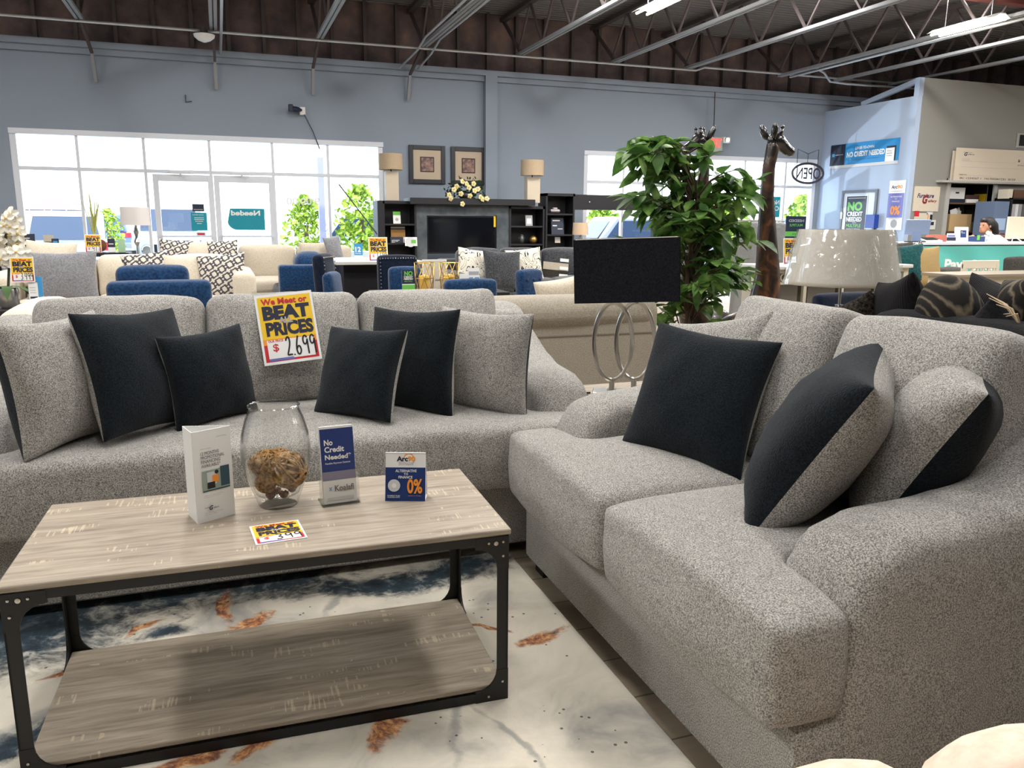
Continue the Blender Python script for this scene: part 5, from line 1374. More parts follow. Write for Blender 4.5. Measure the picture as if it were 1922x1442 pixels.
# ================================================================ ficus and carved giraffes
def leaf_mat():
    M = mat('ficus_leaf', (66, 104, 44), .45, spec=.4); N = NT(M)
    g = N.n('ShaderNodeObjectInfo'); v = N.coord()
    c = N.ramp(N.noise(v, 9, 2), [(.3, (44, 76, 34)), (.5, (78, 116, 54)), (.68, (134, 166, 88))])
    N.base(c)
    tr = N.n('ShaderNodeBsdfTranslucent'); N.l(c, tr.inputs['Color'])
    mx = N.n('ShaderNodeMixShader'); mx.inputs['Fac'].default_value = .38
    out = [n for n in N.t.nodes if n.type == 'OUTPUT_MATERIAL'][0]
    N.l(N.b.outputs[0], mx.inputs[1]); N.l(tr.outputs[0], mx.inputs[2]); N.l(mx.outputs[0], out.inputs['Surface'])
    return M
FICUS = leaf_mat()
YP = 4.75; c0 = at(1290, 600, Y=YP); s_ = px_m(1290, 420, YP)
t = thing('ficus', 'tall leafy silk ficus in front of the second shop window', 'plant', (c0.x, YP, 0))
BARK = mat('ficus_bark', (70, 52, 40), .85)
rnd = random.Random(21); b = MB(LEAF); b.ms = []; b.use(FICUS); tw = MB(BARK)
ztop = at(1290, 262, Y=YP).z; z560 = at(1290, 575, Y=YP).z
for k in range(3):
    pts = [(.02 * cos(k * 2), .02 * sin(k * 2), .3)]
    for i in range(1, 9): pts.append((.05 * sin(i * .8 + k * 2.1), .05 * cos(i * .7 + k), .3 + (ztop - .55) * i / 8))
    tw.tube(pts, [.018 - .0014 * i for i in range(9)], 6)
tw.build('trunk', t)
tw = MB(BARK)
def leaf(p, d, L):
    d = d.normalized(); n = d.cross(Vector((0, 0, 1)))
    n = n.normalized() if n.length > .1 else Vector((1, 0, 0)); n = (n + Vector((rnd.uniform(-.5, .5),) * 3)).normalized(); u = n.cross(d)
    w = L * rnd.uniform(.26, .34); vs = []
    for i, (a, ww) in enumerate(((0, .06), (.22, .8), (.48, 1), (.78, .55), (1.0, .02))):
        q = p + d * L * a - Vector((0, 0, L * .22 * a * a)) 
        vs += [q - n * w * ww + u * w * .28 * ww, q, q + n * w * ww + u * w * .28 * ww]
    fs = []
    for i in range(4):
        for j in range(2): a = i * 3 + j; fs.append((a, a + 1, a + 4, a + 3))
    b.add(vs, fs)
def ext(z):   # half width of the crown in pixels at a height in the photo
    py = 575 - (z - z560) / (ztop - z560) * (575 - 262)
    for (y0, w0, x0), (y1, w1, x1) in zip(CR, CR[1:]):
        if y0 <= py <= y1:
            f_ = (py - y0) / (y1 - y0); return (w0 + (w1 - w0) * f_) * s_, (x0 + (x1 - x0) * f_ - 1290) * s_
    return 20 * s_, 0
CR = [(240, 25, 1225), (262, 58, 1222), (300, 104, 1254), (345, 130, 1285), (400, 130, 1285), (450, 140, 1280), (500, 132, 1300), (540, 135, 1300), (575, 140, 1298), (640, 110, 1290)]
for i in range(92):
    z = z560 + (ztop - z560) * (rnd.random() ** .75 * 1.12 - .14)
    w, dx = ext(z)
    a = rnd.uniform(0, 2 * pi); rr = rnd.uniform(.5, 1.0)
    tip = Vector((dx + w * rr * cos(a), w * .8 * rr * sin(a), z)); st = Vector((.03 * cos(a), .03 * sin(a), max(.35, z - rnd.uniform(.1, .3))))
    mid = (tip + st) / 2 + Vector((0, 0, .08)); pts = [st, (st + mid) / 2 + Vector((0, 0, .03)), mid, (mid + tip) / 2 + Vector((0, 0, .03)), tip]
    tw.tube(pts, [.006, .005, .004, .003, .002], 5)
    for k in range(9):
        f_ = .3 + .7 * k / 8; j = min(3, int(f_ * 4)); g = f_ * 4 - j; p = pts[j].lerp(pts[j + 1], g)
        out = (tip - st).normalized() * .5 + Vector((rnd.uniform(-1, 1), rnd.uniform(-1, 1), rnd.uniform(-.9, .35)))
        leaf(p, out, rnd.uniform(.115, .18))
b.build('foliage', t, ang=0)
tw.build('branch', t)
MB(mat('basket_brown', (84, 62, 44), .8)).lathe([(.14, 0), (.17, .05), (.19, .3), (.175, .31), (.17, .28), (0, .27)], 24).build('pot', t)

def giraffe_mat():
    M = mat('carved_wood', (52, 34, 22), .32, spec=.45, coat=.25); N = NT(M); v = N.coord()
    N.base(N.ramp(N.noise(v, 7, 3, .6, .6), [(.42, (30, 22, 19)), (.56, (66, 44, 32)), (.66, (104, 66, 38)), (.74, (168, 100, 46))])); return M
GIR = giraffe_mat(); GDARK = mat('carved_dark', (18, 15, 15), .25, coat=.6)
def giraffe(px, Y, pyhead, label, sgn=1, lean=0):
    g = at(px, 560, Y=Y); k = px_m(px, 400, Y); zh = at(px, pyhead, Y=Y).z
    t = thing('giraffe_statue', label, 'statue', (g.x, Y, 0)); zb = g.z
    b = MB(GIR); 
    pts = [Vector((x * k * sgn, 0, zh - (dy) * k)) for x, dy in ((0, 0), (-6, 38), (-6, 85), (0, 150), (6, 205), (2, 260), (-8, 300))]
    b.tube(pts, [.05, .048, .055, .075, .095, .125, .13], 14)
    bz = zh - 300 * k
    b.ell((-.16 * sgn, 0, bz - .02), (.27, .15, .2), 16, 10)
    for xx in (-.33, .02):
        for yy in (-.075, .075): b.tube([(xx * sgn, yy, bz - .05), (xx * sgn, yy, bz * .45), (xx * sgn, yy, .0)], [.075, .05, .045], 10)
    soft(b, .022, 4).build('body', t, ang=0)
    b = MB(GDARK); hz = zh
    b.ell((.02 * sgn, 0, hz + .01), (.075, .055, .06), 14, 9)
    b.tube([(.03 * sgn, 0, hz + .015), (.09 * sgn, 0, hz - .03), (.135 * sgn, 0, hz - .06)], [.055, .045, .042], 12); b.ell((.145 * sgn, 0, hz - .062), (.042, .042, .04), 12, 8)
    soft(b, .012, 3).build('head', t, ang=0)
    for sy in (-1, 1):
        e = MB(GDARK); e.tr((-.045 * sgn, sy * .06, hz + .07), rx=R(-sy * 28), ry=R(-14 * sgn)).ell((0, 0, 0), (.018, .035, .062), 10, 7); e.build('ear', t, ang=0)
        e = MB(GDARK); e.tube([(.03 * sgn, sy * .03, hz + .04), (.04 * sgn, sy * .034, hz + .1)], [.014, .011], 8); e.ell((.04 * sgn, sy * .034, hz + .105), (.015, .015, .014), 8, 6); e.build('horn', t, ang=0)
    return t
giraffe(1432, 5.05, 266, 'carved dark wood giraffe with its head right of the ficus')
giraffe(1302, 5.75, 267, 'carved wood giraffe hidden behind the ficus, ears above the leaves', -1)

# ================================================================ right: wrapped lamp and black sofa behind the loveseat
YL = 3.0; c = at(1578, 537, Y=YL); zt_, zb_ = at(1590, 431, Y=YL).z, at(1585, 533, Y=YL).z; k = px_m(1585, 485, YL); z0 = at(1575, 590, Y=YL).z - .09
t = thing('side_table', 'black side table under the white wrapped lamp behind the loveseat', 'table', (c.x, YL, 0))
MB(DKWOOD).box(-.25, .25, -.22, .22, z0 - .03, z0).build('tabletop', t, bevel=.003)
for sx in (-.22, .22):
    for sy in (-.19, .19): MB(DKWOOD).box(sx - .02, sx + .02, sy - .02, sy + .02, 0, z0 - .03).build('leg', t, smooth=False)
t = thing('table_lamp', 'white tapered lamp still in clear plastic wrap behind the loveseat', 'lamp', (c.x, YL, z0))
M = mat('wrapped_shade', (208, 199, 186), .5, coat=1); N = NT(M); N.b.inputs['Coat Roughness'].default_value = .06
v = N.coord((5, 5, 1.6)); n = N.noise(v, 3, 4, .65, 1.5)
bp = N.n('ShaderNodeBump'); N.l(n, bp.inputs['Height']); bp.inputs['Strength'].default_value = .9; bp.inputs['Distance'].default_value = .05; N.l(bp.outputs['Normal'], N.b.inputs['Coat Normal'])
r0, r1 = 66 * k, 84 * k
MB(M).lathe([(r1, zb_ - z0), (r0, zt_ - z0), (r0 - .004, zt_ - z0), (r1 - .004, zb_ - z0)], 48, False).build('lamp_shade', t)
wr = MB(clear_plastic('plastic_wrap', .25, edge=.3)); vs = []; nn = 72; kk = 16
for i in range(kk + 1):
    f_ = i / kk; z = (zb_ + (zt_ - zb_) * f_) - z0; r = r1 + (r0 - r1) * f_ + .003
    for j in range(nn):
        a = 2 * pi * j / nn; q = Vector((cos(a) * 5, sin(a) * 5, f_ * 2.2)); d = abs(noise.noise(q)) + .6 * abs(noise.noise(q * 2.3)); rr = r + .004 + .016 * (d - .3) * sin(pi * f_) ** .5
        vs.append((rr * cos(a), rr * sin(a), z))
wr.add(vs, [(i * nn + j, i * nn + (j + 1) % nn, (i + 1) * nn + (j + 1) % nn, (i + 1) * nn + j) for i in range(kk) for j in range(nn)])
wr.build('plastic_wrap', t, ang=25)
b = MB(mat('shade_trim', (196, 184, 166), .6)); b.lathe([(r1 + .001, zb_ - z0 - .001), (r1 + .0025, zb_ - z0 + .004), (r1 - .001, zb_ - z0 + .016)], 48, False); b.build('trim', t)
MB(NICKEL).tube([(0, 0, .12), (0, 0, zt_ - z0 - .02)], .006, 8).build('stem', t)
MB(clear_plastic('crystal', .5)).ell((0, 0, .085), (.042, .042, .045), 16, 10).build('crystal_ball', t)
MB(CHROME).lathe([(.055, 0), (.055, .025), (.02, .04), (.012, .125), (.02, .135)], 20).build('base', t)
XB = 2.16
za = at(1700, 598, X=XB).z - .045; y1 = at(1502, 580, X=XB).y
couch('black_sofa', 'black plush sofa standing back to back with the loveseat', XB - .0, 1.9, 0, za, BLKF, 2, R(90), group=None)
o = SC.objects['black_sofa']; o.location = (2.06, y1 - .98, 0)
G = 'pillows on the black sofa'
def pilx(label, px, py, X, s_, m_, roll=0, th=.17, lean=-12, rz=90, seed=0, h=None):
    return throw(label, at(px, py, X=X), rz, lean, roll, s_, m_, m_, th, h, group=G, seed=seed)
pilx('black ribbed pillow left of the striped fur pillow', 1697, 628, 2.5, .46, CORD_, 9, rz=62, seed=1)
pilx('dark fur pillow beside the crystal ball of the wrapped lamp', 1612, 626, 2.5, .30, fabric('dark_fur', (14, 13, 12), (62, 56, 50), 60, 1, .01, 0), 22, seed=2)
c = at(1784, 606, X=2.42); solo(MB(FUR).ell((0, 0, 0), (.15, .11, .17), 28, 18), 'throw_pillow', 'rounded dark fur pillow with pale arched stripes behind the loveseat', 'pillow', c, (R(-14), 0, R(62)), G, ang=0)
pilx('large black ribbed pillow right of the striped fur pillow', 1900, 676, 2.62, .56, CORD_, -5, rz=64, seed=4)
pilx('small plain black pillow in front of the large ribbed one', 1868, 664, 2.42, .28, BLKF, 42, .2, rz=75, seed=5)
pilx('grey fur pillow at the right edge of the picture on the black sofa', 1928, 575, 2.5, .20, FUR, 10, .16, rz=70, seed=6)
b = MB(mat('dry_feather', (186, 164, 132), .7)); a = at(1915, 612, X=2.34); rnd = random.Random(5)
for i in range(9):
    e = at(1850 + i * 6 + rnd.uniform(-6, 6), 548 + i * 6 + rnd.uniform(-7, 7), X=2.34 + rnd.uniform(-.03, .03)); m_ = (a + e) / 2 + Vector((0, 0, .02))
    b.tube([a, m_, e], [.0018, .0035, .001], 5)
solo(b, 'dried_sprig', 'dried cream feather sprig lying over the black pillows', 'decoration')
dchair('dark navy chair back behind the wrapped lamp', 1530, 1664, 551, 4.0, NAVYD, 0, False)

# cream buffet with mirrored panels
YB = 5.4; cx, z, w, h = rct(1452, 498, 1702, 582, YB); zt_ = z + h
t = thing('buffet', 'cream buffet with mirrored panels and ring fretwork behind the wrapped lamp', 'cabinet', (cx, YB, 0)); h2 = w / 2
MB(mat('buffet_top', (222, 220, 214), .4)).box(-h2 - .02, h2 + .02, -.03, .45, zt_ - .03, zt_).build('worktop', t, bevel=.006)
b = MB(CREAMPT); b.box(-h2, -h2 + .05, 0, .42, 0, zt_ - .03); b.box(h2 - .05, h2, 0, .42, 0, zt_ - .03); b.box(-h2 + .05, h2 - .05, .38, .42, .1, zt_ - .03); b.box(-h2 + .05, h2 - .05, 0, .4, .1, .16)
b.box(-h2 + .05, h2 - .05, 0, .03, zt_ - .06, zt_ - .03); b.box(-h2 + .05, h2 - .05, 0, .03, zt_ - .15, zt_ - .13)
for f_ in (-.55, 0, .55): b.box(f_ * h2 - .015, f_ * h2 + .015, 0, .03, .1, zt_ - .03)
b.box(-h2 + .05, h2 - .05, 0, .03, zt_ - .42, zt_ - .38)
b.build('body', t, smooth=False)
b = MB(CREAMPT)
for i in range(18):
    x = -h2 + .1 + (w - .2) * i / 17
    b.tr((x, .012, zt_ - .095), rx=pi / 2).tube([(.03 * cos(k), .03 * sin(k), 0) for k in [2 * pi * j / 14 for j in range(14)]], .006, 5, True)
b.build('fretwork', t)
for f0, f1 in ((-1, -.55), (-.55, 0), (0, .55), (.55, 1)):
    d = MB(CREAMPT); a, e = f0 * h2 + .04, f1 * h2 - .04; zz0, zz1 = .2, zt_ - .42
    d.box(a, a + .05, -.01, .01, zz0, zz1); d.box(e - .05, e, -.01, .01, zz0, zz1); d.box(a, e, -.01, .01, zz0, zz0 + .05); d.box(a, e, -.01, .01, zz1 - .05, zz1)
    n = 12; mx_ = (a + e) / 2; r = (e - a) / 2 - .05
    d.tr((mx_, 0, zz1 - .05 - r), rx=pi / 2).tube([(r * cos(pi * k / n), r * sin(pi * k / n), 0) for k in range(n + 1)], .012, 5)
    dd = d.build('door', t, smooth=False)
    MB(MIRROR).box(f0 * h2 + .05, f1 * h2 - .05, .03, .035, zt_ - .38, zt_ - .15).build('mirror_panel', t, smooth=False)
    MB(MIRROR).box(a + .04, e - .04, .012, .016, zz0 + .04, zz1 - .04).build('mirror', dd, smooth=False)
sign_at(1472, 447, 1509, 497, 5.45, lambda w, h: beat(w, h, '699'), 'yellow price sign reading 699 on the cream buffet', name='price_sign')
# grey headboard still wrapped in plastic
M = mat('plastic_grey', (128, 130, 130), .3, coat=1); N = NT(M); n = N.noise(N.coord((1, 1, 1)), 9, 5, .6, 1); N.bump(n, .8, .02)
cx, z, w, h = rct(1385, 417, 1474, 500, 7.6)
t = thing('headboard', 'grey headboard wrapped in creased clear plastic between giraffe and buffet', 'headboard', (cx, 7.6, 0))
MB(M).rbox((0, .05, (z + h) / 2), w / 2, .05, (z + h) / 2, .02, 6, (0, .01, 0), .006).build('panel', t, ang=0)
MB(NICKEL).tube([(-w / 2, .05, z + h + .015), (w / 2, .05, z + h + .015)], .012, 8).build('rail', t)

# grey sofa with teal and gold pillows by the counter
x0 = at(1640, 520, Y=7.4).x; x1 = at(1795, 520, Y=7.4).x; zt_ = at(1790, 509, Y=7.4).z
couch('grey_sofa', 'brown grey sofa in front of the service counter', (x0 + x1) / 2, x1 - x0, 7.6, zt_, BROWNP, 2, arms=(1, 0))
G = 'pillows on the brown grey sofa'
pil('dark brown pillow partly hidden by the wrapped lamp', 1680, 495, 7.0, .50, BROWNP, -8, group=G, seed=1)
pil('beige printed pillow peeking out above the teal pillow', 1704, 490, 7.2, .46, KEYP, -4, group=G, seed=2)
pil('dark teal pillow left of the gold striped pillow', 1697, 499, 6.85, .47, TEALP, -20, -5, group=G, seed=3)
pil('gold striped pillow right of the teal pillow', 1726, 503, 6.8, .46, GOLDP, -24, -4, group=G, seed=4)
# cream desk and chairs
YD = 5.9; zt_ = at(1850, 510, Y=YD + .3).z; x0 = at(1792, 512, Y=YD).x; x1 = x0 + 1.5
t = thing('desk', 'cream desk with a taupe top at the right edge', 'table', ((x0 + x1) / 2, YD, 0)); w = x1 - x0
MB(mat('taupe_top', (140, 128, 112), .4)).box(-w / 2, w / 2, -.05, .4, zt_ - .03, zt_).build('tabletop', t, bevel=.004)
MB(CREAMPT).box(-w / 2 + .06, w / 2 - .06, 0, .36, zt_ - .2, zt_ - .03).build('apron', t, smooth=False)
for sx in (-1, 1):
    for sy in (.03, .33): MB(CREAMPT).box(sx * (w / 2 - .1) - .035, sx * (w / 2 - .1) + .035, sy - .03, sy + .03, 0, zt_ - .2).build('leg', t, smooth=False)
cx, z, w, h = rct(1811, 489, 1878, 513, 6.6); zt_ = z + h
t = thing('dining_chair', 'cream slat-back chair standing behind the cream desk', 'chair', (cx, 6.63, 0))
MB(CREAMPT).box(-w / 2, w / 2, -.012, .012, zt_ - .09, zt_).build('top_rail', t, bevel=.006)
for i in range(6): MB(CREAMPT).box(-w / 2 + .06 + (w - .12) * i / 5 - .015, -w / 2 + .06 + (w - .12) * i / 5 + .015, -.008, .008, .48, zt_ - .08).build('slat', t, smooth=False)
MB(CREAMPT).box(-w / 2, w / 2, -.42, .02, .43, .47).build('seat', t, bevel=.006)
for sx in (-1, 1):
    MB(CREAMPT).box(sx * (w / 2 - .02) - .02, sx * (w / 2 - .02) + .02, -.015, .02, 0, zt_ - .04).build('leg', t, smooth=False); MB(CREAMPT).box(sx * (w / 2 - .02) - .02, sx * (w / 2 - .02) + .02, -.41, -.37, 0, .44).build('leg', t, smooth=False)
dchair('dark grey chair back at the right edge behind the cream desk', 1888, 1945, 483, 6.9, fabric('slate_fabric', (56, 54, 52), (82, 78, 74), 90, .2, .002, 0), 0, False)

# ================================================================ service counter
YC2 = 8.6; zc = at(1800, 455, Y=YC2).z; x0 = at(1640, 455, Y=YC2).x; x1 = 14.5
CT = mat('counter_white', (214, 220, 230), .35); CB = mat('counter_grey', (150, 152, 150), .6)
t = thing('service_counter', 'long service counter with a white top and turquoise banner', 'counter', (0, 0, 0))
MB(CT).box(x0, x1, YC2 - .03, YC2 + .55, zc - .035, zc).build('worktop', t, bevel=.004)
MB(CB).box(x0 + .03, x1 - .03, YC2 + .02, YC2 + .5, 0, zc - .035).build('body', t, smooth=False)
TQ = mat('banner_turquoise', (92, 186, 178), .35, coat=.3); N = NT(TQ)
wv = N.n('ShaderNodeTexWave', bands_direction='DIAGONAL'); N.l(N.coord((1, 1, 1)), wv.inputs['Vector']); wv.inputs['Scale'].default_value = .7; wv.inputs['Distortion'].default_value = 3; N.bump(wv.outputs['Fac'], .8, .05)
z0 = at(1800, 512, Y=YC2).z - .12
b = MB(TQ).box(x0 + .1, x1 - .2, YC2 - .012, YC2 - .006, z0, zc - .05); b.use(WHITE)
def bt(s_, px0, px1, py0, py1):
    a = at(px0, py1, Y=YC2 - .014); e = at(px1, py0, Y=YC2 - .014); b.text(s_, a.x, a.z, e.x, e.z, YC2 - .014, .04)
bt('Now.', 1690, 1762, 484, 506); bt('Pay', 1771, 1809, 486, 512); bt('Over', 1817, 1872, 487, 509); bt('Time.', 1881, 1952, 487, 509)
solo(b, 'banner', 'turquoise banner with white lettering hanging on the service counter front', 'banner', smooth=False)
def oncounter(px0, px1, py0, Y=YC2 + .2):
    cx, _, w, _h = rct(px0, py0, px1, py0 + 8, Y); return cx, w, at((px0 + px1) / 2, py0, Y=Y).z - zc
cx, w, h = oncounter(1702, 1741, 412)
t = thing('computer', 'slim silver desktop computer seen from behind on the counter', 'computer', (cx, YC2 + .2, zc), R(-12))
SIL = mat('silver_case', (150, 170, 206), .35, .5)
MB(SIL).box(-w / 2, w / 2, 0, .02, .1, h).build('monitor', t, bevel=.006, rot=(R(8), 0, 0)); MB(SIL).prism([(-.07, 0), (.07, 0), (.05, .3), (-.05, .3)], -.02, -.012, 'y').build('stand', t, fix=True)
MB(SIL).box(-.09, .09, -.1, .08, 0, .008).build('base', t, bevel=.003); MB(mat('logo_grey', (90, 104, 130), .4)).tr((0, -.004, h * .6), rx=pi / 2).lathe([(0, .003), (.025, .003), (.025, -.0)], 16).build('logo', t)
solo(MB(CORD).tube([(cx - .25, YC2 + .15, zc + .006), (cx - .1, YC2 + .05, zc + .01), (cx + .05, YC2 + .08, zc + .008), (cx + .15, YC2 + .15, zc + .006)], .008, 6), 'cable', 'black cable lying on the counter below the silver computer', 'cable')
cx, w, h = oncounter(1737, 1765, 447, YC2 + .1)
t = thing('card_terminal', 'white tablet terminal with a dark screen on the counter', 'terminal', (cx, YC2 + .08, zc), R(-10))
MB(WHITE).prism([(0, 0), (.2, 0), (.2, h * 1.1), (0, .025)], -w / 2, w / 2, 'x').build('housing', t, bevel=.004, fix=True)
b = MB(mat('tv_screen', (10, 12, 18), .08)); b.add([(-w / 2 + .03, .02, .035), (w / 2 - .03, .02, .035), (w / 2 - .03, .18, h * 1.1 - .002), (-w / 2 + .03, .18, h * 1.1 - .002)], [(0, 1, 2, 3)]); b.v = [v + Vector((0, -.002, .004)) for v in b.v]; b.build('screen', t, smooth=False)
cx, w, h = oncounter(1749, 1774, 441, YC2 + .35)
solo(MB(mat('terracotta_box', (176, 98, 80), .6)).prism([(-w / 2, 0), (w / 2 + .05, 0), (w / 2, h), (-w / 2 + .03, h)], -.03, .12, 'y'), 'folder', 'terracotta folder box behind the white terminal', 'box', (cx, YC2 + .36, zc), smooth=False, fix=True)
def onc(px0, px1, py0, builder, label, name='leaflet', Y=YC2 + .15, cat='sign', rz=0):
    cx, w, h = oncounter(px0, px1, py0, Y); solo(builder(w, h), name, label, cat, (cx, Y, zc), (R(-6), 0, rz), smooth=False)
onc(1780, 1793, 438, lambda w, h: card(w, h, [('r', 0, .15, 1, .55, DNAVY), ('r', .1, .6, .9, .8, PURP)]), 'small white and navy leaflet beside the larger leaflet on the counter', rz=R(-20))
onc(1794, 1820, 426, lambda w, h: card(w, h, [('r', .42, .3, .85, .78, BLUEP), ('t', 'No', .48, .66, .58, .72, WHITE, .02), ('t', 'Credit', .48, .58, .76, .64, WHITE, .02), ('r', .1, .84, .5, .88, LGREY)]), 'white leaflet stand with a navy panel in the middle of the counter')
cx, w, h = oncounter(1827, 1843, 444, YC2 + .3)
b = MB(mat('tote_blue', (44, 66, 116), .6)).box(-w / 2, w / 2, 0, .15, 0, h); b.use(GREEN).box(-w / 2 + .01, -w / 2 + .06, -.004, 0, h - .05, h + .02)
solo(b, 'pen_box', 'blue desk organiser with a green note on the counter before the person', 'box', (cx, YC2 + .25, zc), smooth=False)
cx, w, h = oncounter(1853, 1863, 435, YC2 + .1)
t = thing('water_bottle', 'clear water bottle with a white cap on the counter', 'bottle', (cx, YC2 + .1, zc))
MB(clear_plastic('bottle_plastic', .3, (.9, .93, .95, 1))).lathe([(.03, 0), (.034, .02), (.034, h * .62), (.016, h * .82), (.016, h * .9)], 16).build('vessel', t); MB(WHITE).lathe([(.018, h * .88), (.018, h)], 12).build('cap', t); MB(PALEG).lathe([(.0345, h * .3), (.0345, h * .55)], 16, False).build('wrapper', t)
cx, w, h = oncounter(1861, 1884, 447, YC2 + .15)
t = thing('desk_phone', 'white desk phone on the counter', 'phone', (cx, YC2 + .12, zc), R(-15))
MB(WHITE).prism([(0, 0), (.18, 0), (.18, .1), (0, .03)], -w / 2, w / 2, 'x').build('housing', t, bevel=.005, fix=True); MB(WHITE).tube([(-w / 2 + .05, .03, .07), (-w / 2 + .05, .1, .1), (-w / 2 + .05, .18, .13)], [.03, .02, .03], 8).build('handset', t)
cx, w, h = oncounter(1872, 1896, 440, YC2 + .4)
b = MB(mat('brown_leather', (92, 44, 32), .5)).rbox((0, .06, h * .42), w / 2, .08, h * .42, .05, 4, (0, .01, 0)); b.tube([(-w * .25, .06, h * .8), (-w * .15, .06, h * 1.1), (w * .15, .06, h * 1.1), (w * .25, .06, h * .8)], .01, 6)
solo(b, 'handbag', 'brown leather handbag behind the white phone on the counter', 'bag', (cx, YC2 + .38, zc), ang=0)
c = at(1886, 456, Y=YC2 + .08)
solo(MB(WHITE).ell((0, 0, .012), (.05, .03, .016), 12, 6), 'mouse', 'small white computer mouse on the counter front edge', 'mouse', (c.x, YC2 + .08, zc))
cx, w, h = oncounter(1894, 1940, 407, YC2 + .25); zb_ = at(1905, 452, Y=YC2 + .25).z - zc
t = thing('monitor', 'cream backed monitor on thin legs at the right end of the counter', 'monitor', (cx, YC2 + .25, zc))
MB(mat('monitor_back', (216, 202, 180), .5)).box(-w / 2, w / 2, 0, .03, max(.04, zb_), h).build('display', t, bevel=.004)
b = MB(WHITE); b.tube([(-w * .4, -.05, .004), (-w * .2, .015, .09), (0, -.05, .004)], .008, 6); b.build('stand', t)

# person behind the counter
YW = 9.75; hd = at(1850, 424, Y=YW); k = px_m(1850, 424, YW)
t = thing('person', 'person in dark clothes bending forward behind the service counter', 'person', (hd.x, YW, 0), 0)
TOP = mat('clothes_black', (20, 20, 24), .8); HAIR = mat('hair_dark', (22, 17, 15), .5)
hz = hd.z
# body: facing left (-x), seated, leaning forward over the work surface
b = MB(SKIN); sh = Vector((.26, 0, hz - .24)); hip = Vector((.42, 0, .56))
b.ell((-.0, 0, hz), (.095, .075, .115), 18, 12); b.ell((-.045, 0, hz - .07), (.055, .055, .055), 12, 8)
b.tube([(-.08, 0, hz - .005), (-.118, 0, hz - .035), (-.10, 0, hz - .045)], [.011, .012, .009], 8)
b.tube([(.03, 0, hz - .06), (.12, 0, hz - .16), sh], [.055, .052, .07], 12)
b.tube([sh + Vector((-.03, 0, .02)), (sh + hip) / 2, hip], [.13, .14, .15], 14)
for s2 in (-1, 1):
    b.tube([sh + Vector((0, 0, .0)), sh + Vector((-.02, s2 * .17, -.02)), Vector((.12, s2 * .21, hz - .45)), Vector((-.12, s2 * .12, zc + .07))], [.08, .06, .045, .032], 10)
    b.tube([hip + Vector((0, s2 * .09, 0)), Vector((.0, s2 * .1, .52)), Vector((-.02, s2 * .1, .1))], [.09, .07, .045], 10)
    b.ell((-.08, s2 * .1, .05), (.12, .045, .05), 10, 6)
    b.ell((-.16, s2 * .11, zc + .055), (.045, .035, .02), 10, 6)
    for f_ in range(4): b.tube([(-.19, s2 * .11 + (f_ - 1.5) * .018, zc + .055), (-.235 + abs(f_ - 1.5) * .006, s2 * .11 + (f_ - 1.5) * .02, zc + .05), (-.255 + abs(f_ - 1.5) * .008, s2 * .11 + (f_ - 1.5) * .021, zc + .035)], [.009, .008, .007], 6)
    b.tube([(-.15, s2 * .11 - s2 * .03, zc + .055), (-.185, s2 * .11 - s2 * .055, zc + .045)], [.01, .008], 6)
soft(b, .014, 2).build('body', t, ang=0)
b = MB(TOP); b.tube([(.1, 0, hz - .15), sh + Vector((-.01, 0, .0)), (sh + hip) / 2, hip + Vector((0, 0, -.05))], [.075, .15, .165, .175], 14)
for s2 in (-1, 1):
    b.tube([sh, sh + Vector((-.02, s2 * .17, -.02)), Vector((.12, s2 * .21, hz - .45)), Vector((-.08, s2 * .135, zc + .078))], [.1, .08, .06, .045], 10)
    b.tube([hip + Vector((0, s2 * .09, -.02)), Vector((.0, s2 * .1, .52)), Vector((-.02, s2 * .1, .1))], [.105, .085, .06], 10)
soft(b, .018, 3).build('clothing', t, ang=0)
b = MB(HAIR); b.ell((.035, 0, hz + .03), (.11, .092, .115), 16, 10); b.tube([(.05, 0, hz + .08), (.14, 0, hz), (.2, .0, hz - .13), (.22, -.02, hz - .26)], [.08, .09, .075, .05], 12); b.ell((-.045, 0, hz + .085), (.06, .07, .04), 10, 6)
soft(b, .014, 2).build('hair', t, ang=0)
for s2 in (-1, 1): MB(BLACKI).ell((-.086, s2 * .032, hz + .012), (.008, .012, .006), 8, 5).build('eye', t); MB(SKIN).ell((.01, s2 * .076, hz - .005), (.02, .01, .03), 8, 6).build('ear', t)
MB(mat('lips', (158, 96, 82), .5)).ell((-.096, 0, hz - .072), (.006, .018, .005), 8, 5).build('mouth', t)
t = thing('stool', 'dark stool under the person behind the counter', 'stool', (hd.x + .42, YW, 0))
MB(DKWOOD).lathe([(.17, .36), (.18, .38), (.17, .40)], 20).build('seat', t); MB(DKWOOD).tube([(0, 0, 0), (0, 0, .37)], .03).build('pole', t); MB(DKWOOD).lathe([(.2, 0), (.18, .03), (.03, .05)], 20).build('base', t)

# ================================================================ grey wall behind the counter
YW2 = PY - .015
def wall_item(px0, py0, px1, py1, builder, name, label, cat, Y=YW2, **k):
    cx, z, w, h = rct(px0, py0, px1, py1, Y); return solo(builder(w, h), name, label, cat, (cx, Y, z), (0, 0, 0), smooth=False, **k)
CLOTH = fabric('canvas_cloth', (196, 186, 168), (214, 204, 186), 60, .2, .003, 0)
NV = mat('stitch_navy', (34, 30, 84), .7); RD = mat('stitch_red', (128, 26, 42), .7)
wall_item(1715, 350, 1763, 397, lambda w, h: card(w, h, [('t', 'Furniture', .12, .54, .78, .72, NV, .03, dict(shear=.35)), ('t', 'G', .34, .3, .56, .66, RD, .05, dict(shear=.3)), ('t', 'allery', .56, .34, .92, .48, RD, .03, dict(shear=.35))], CLOTH, .012), 'wall_hanging', 'cream cloth with embroidered shop lettering on the grey wall', 'wall hanging')
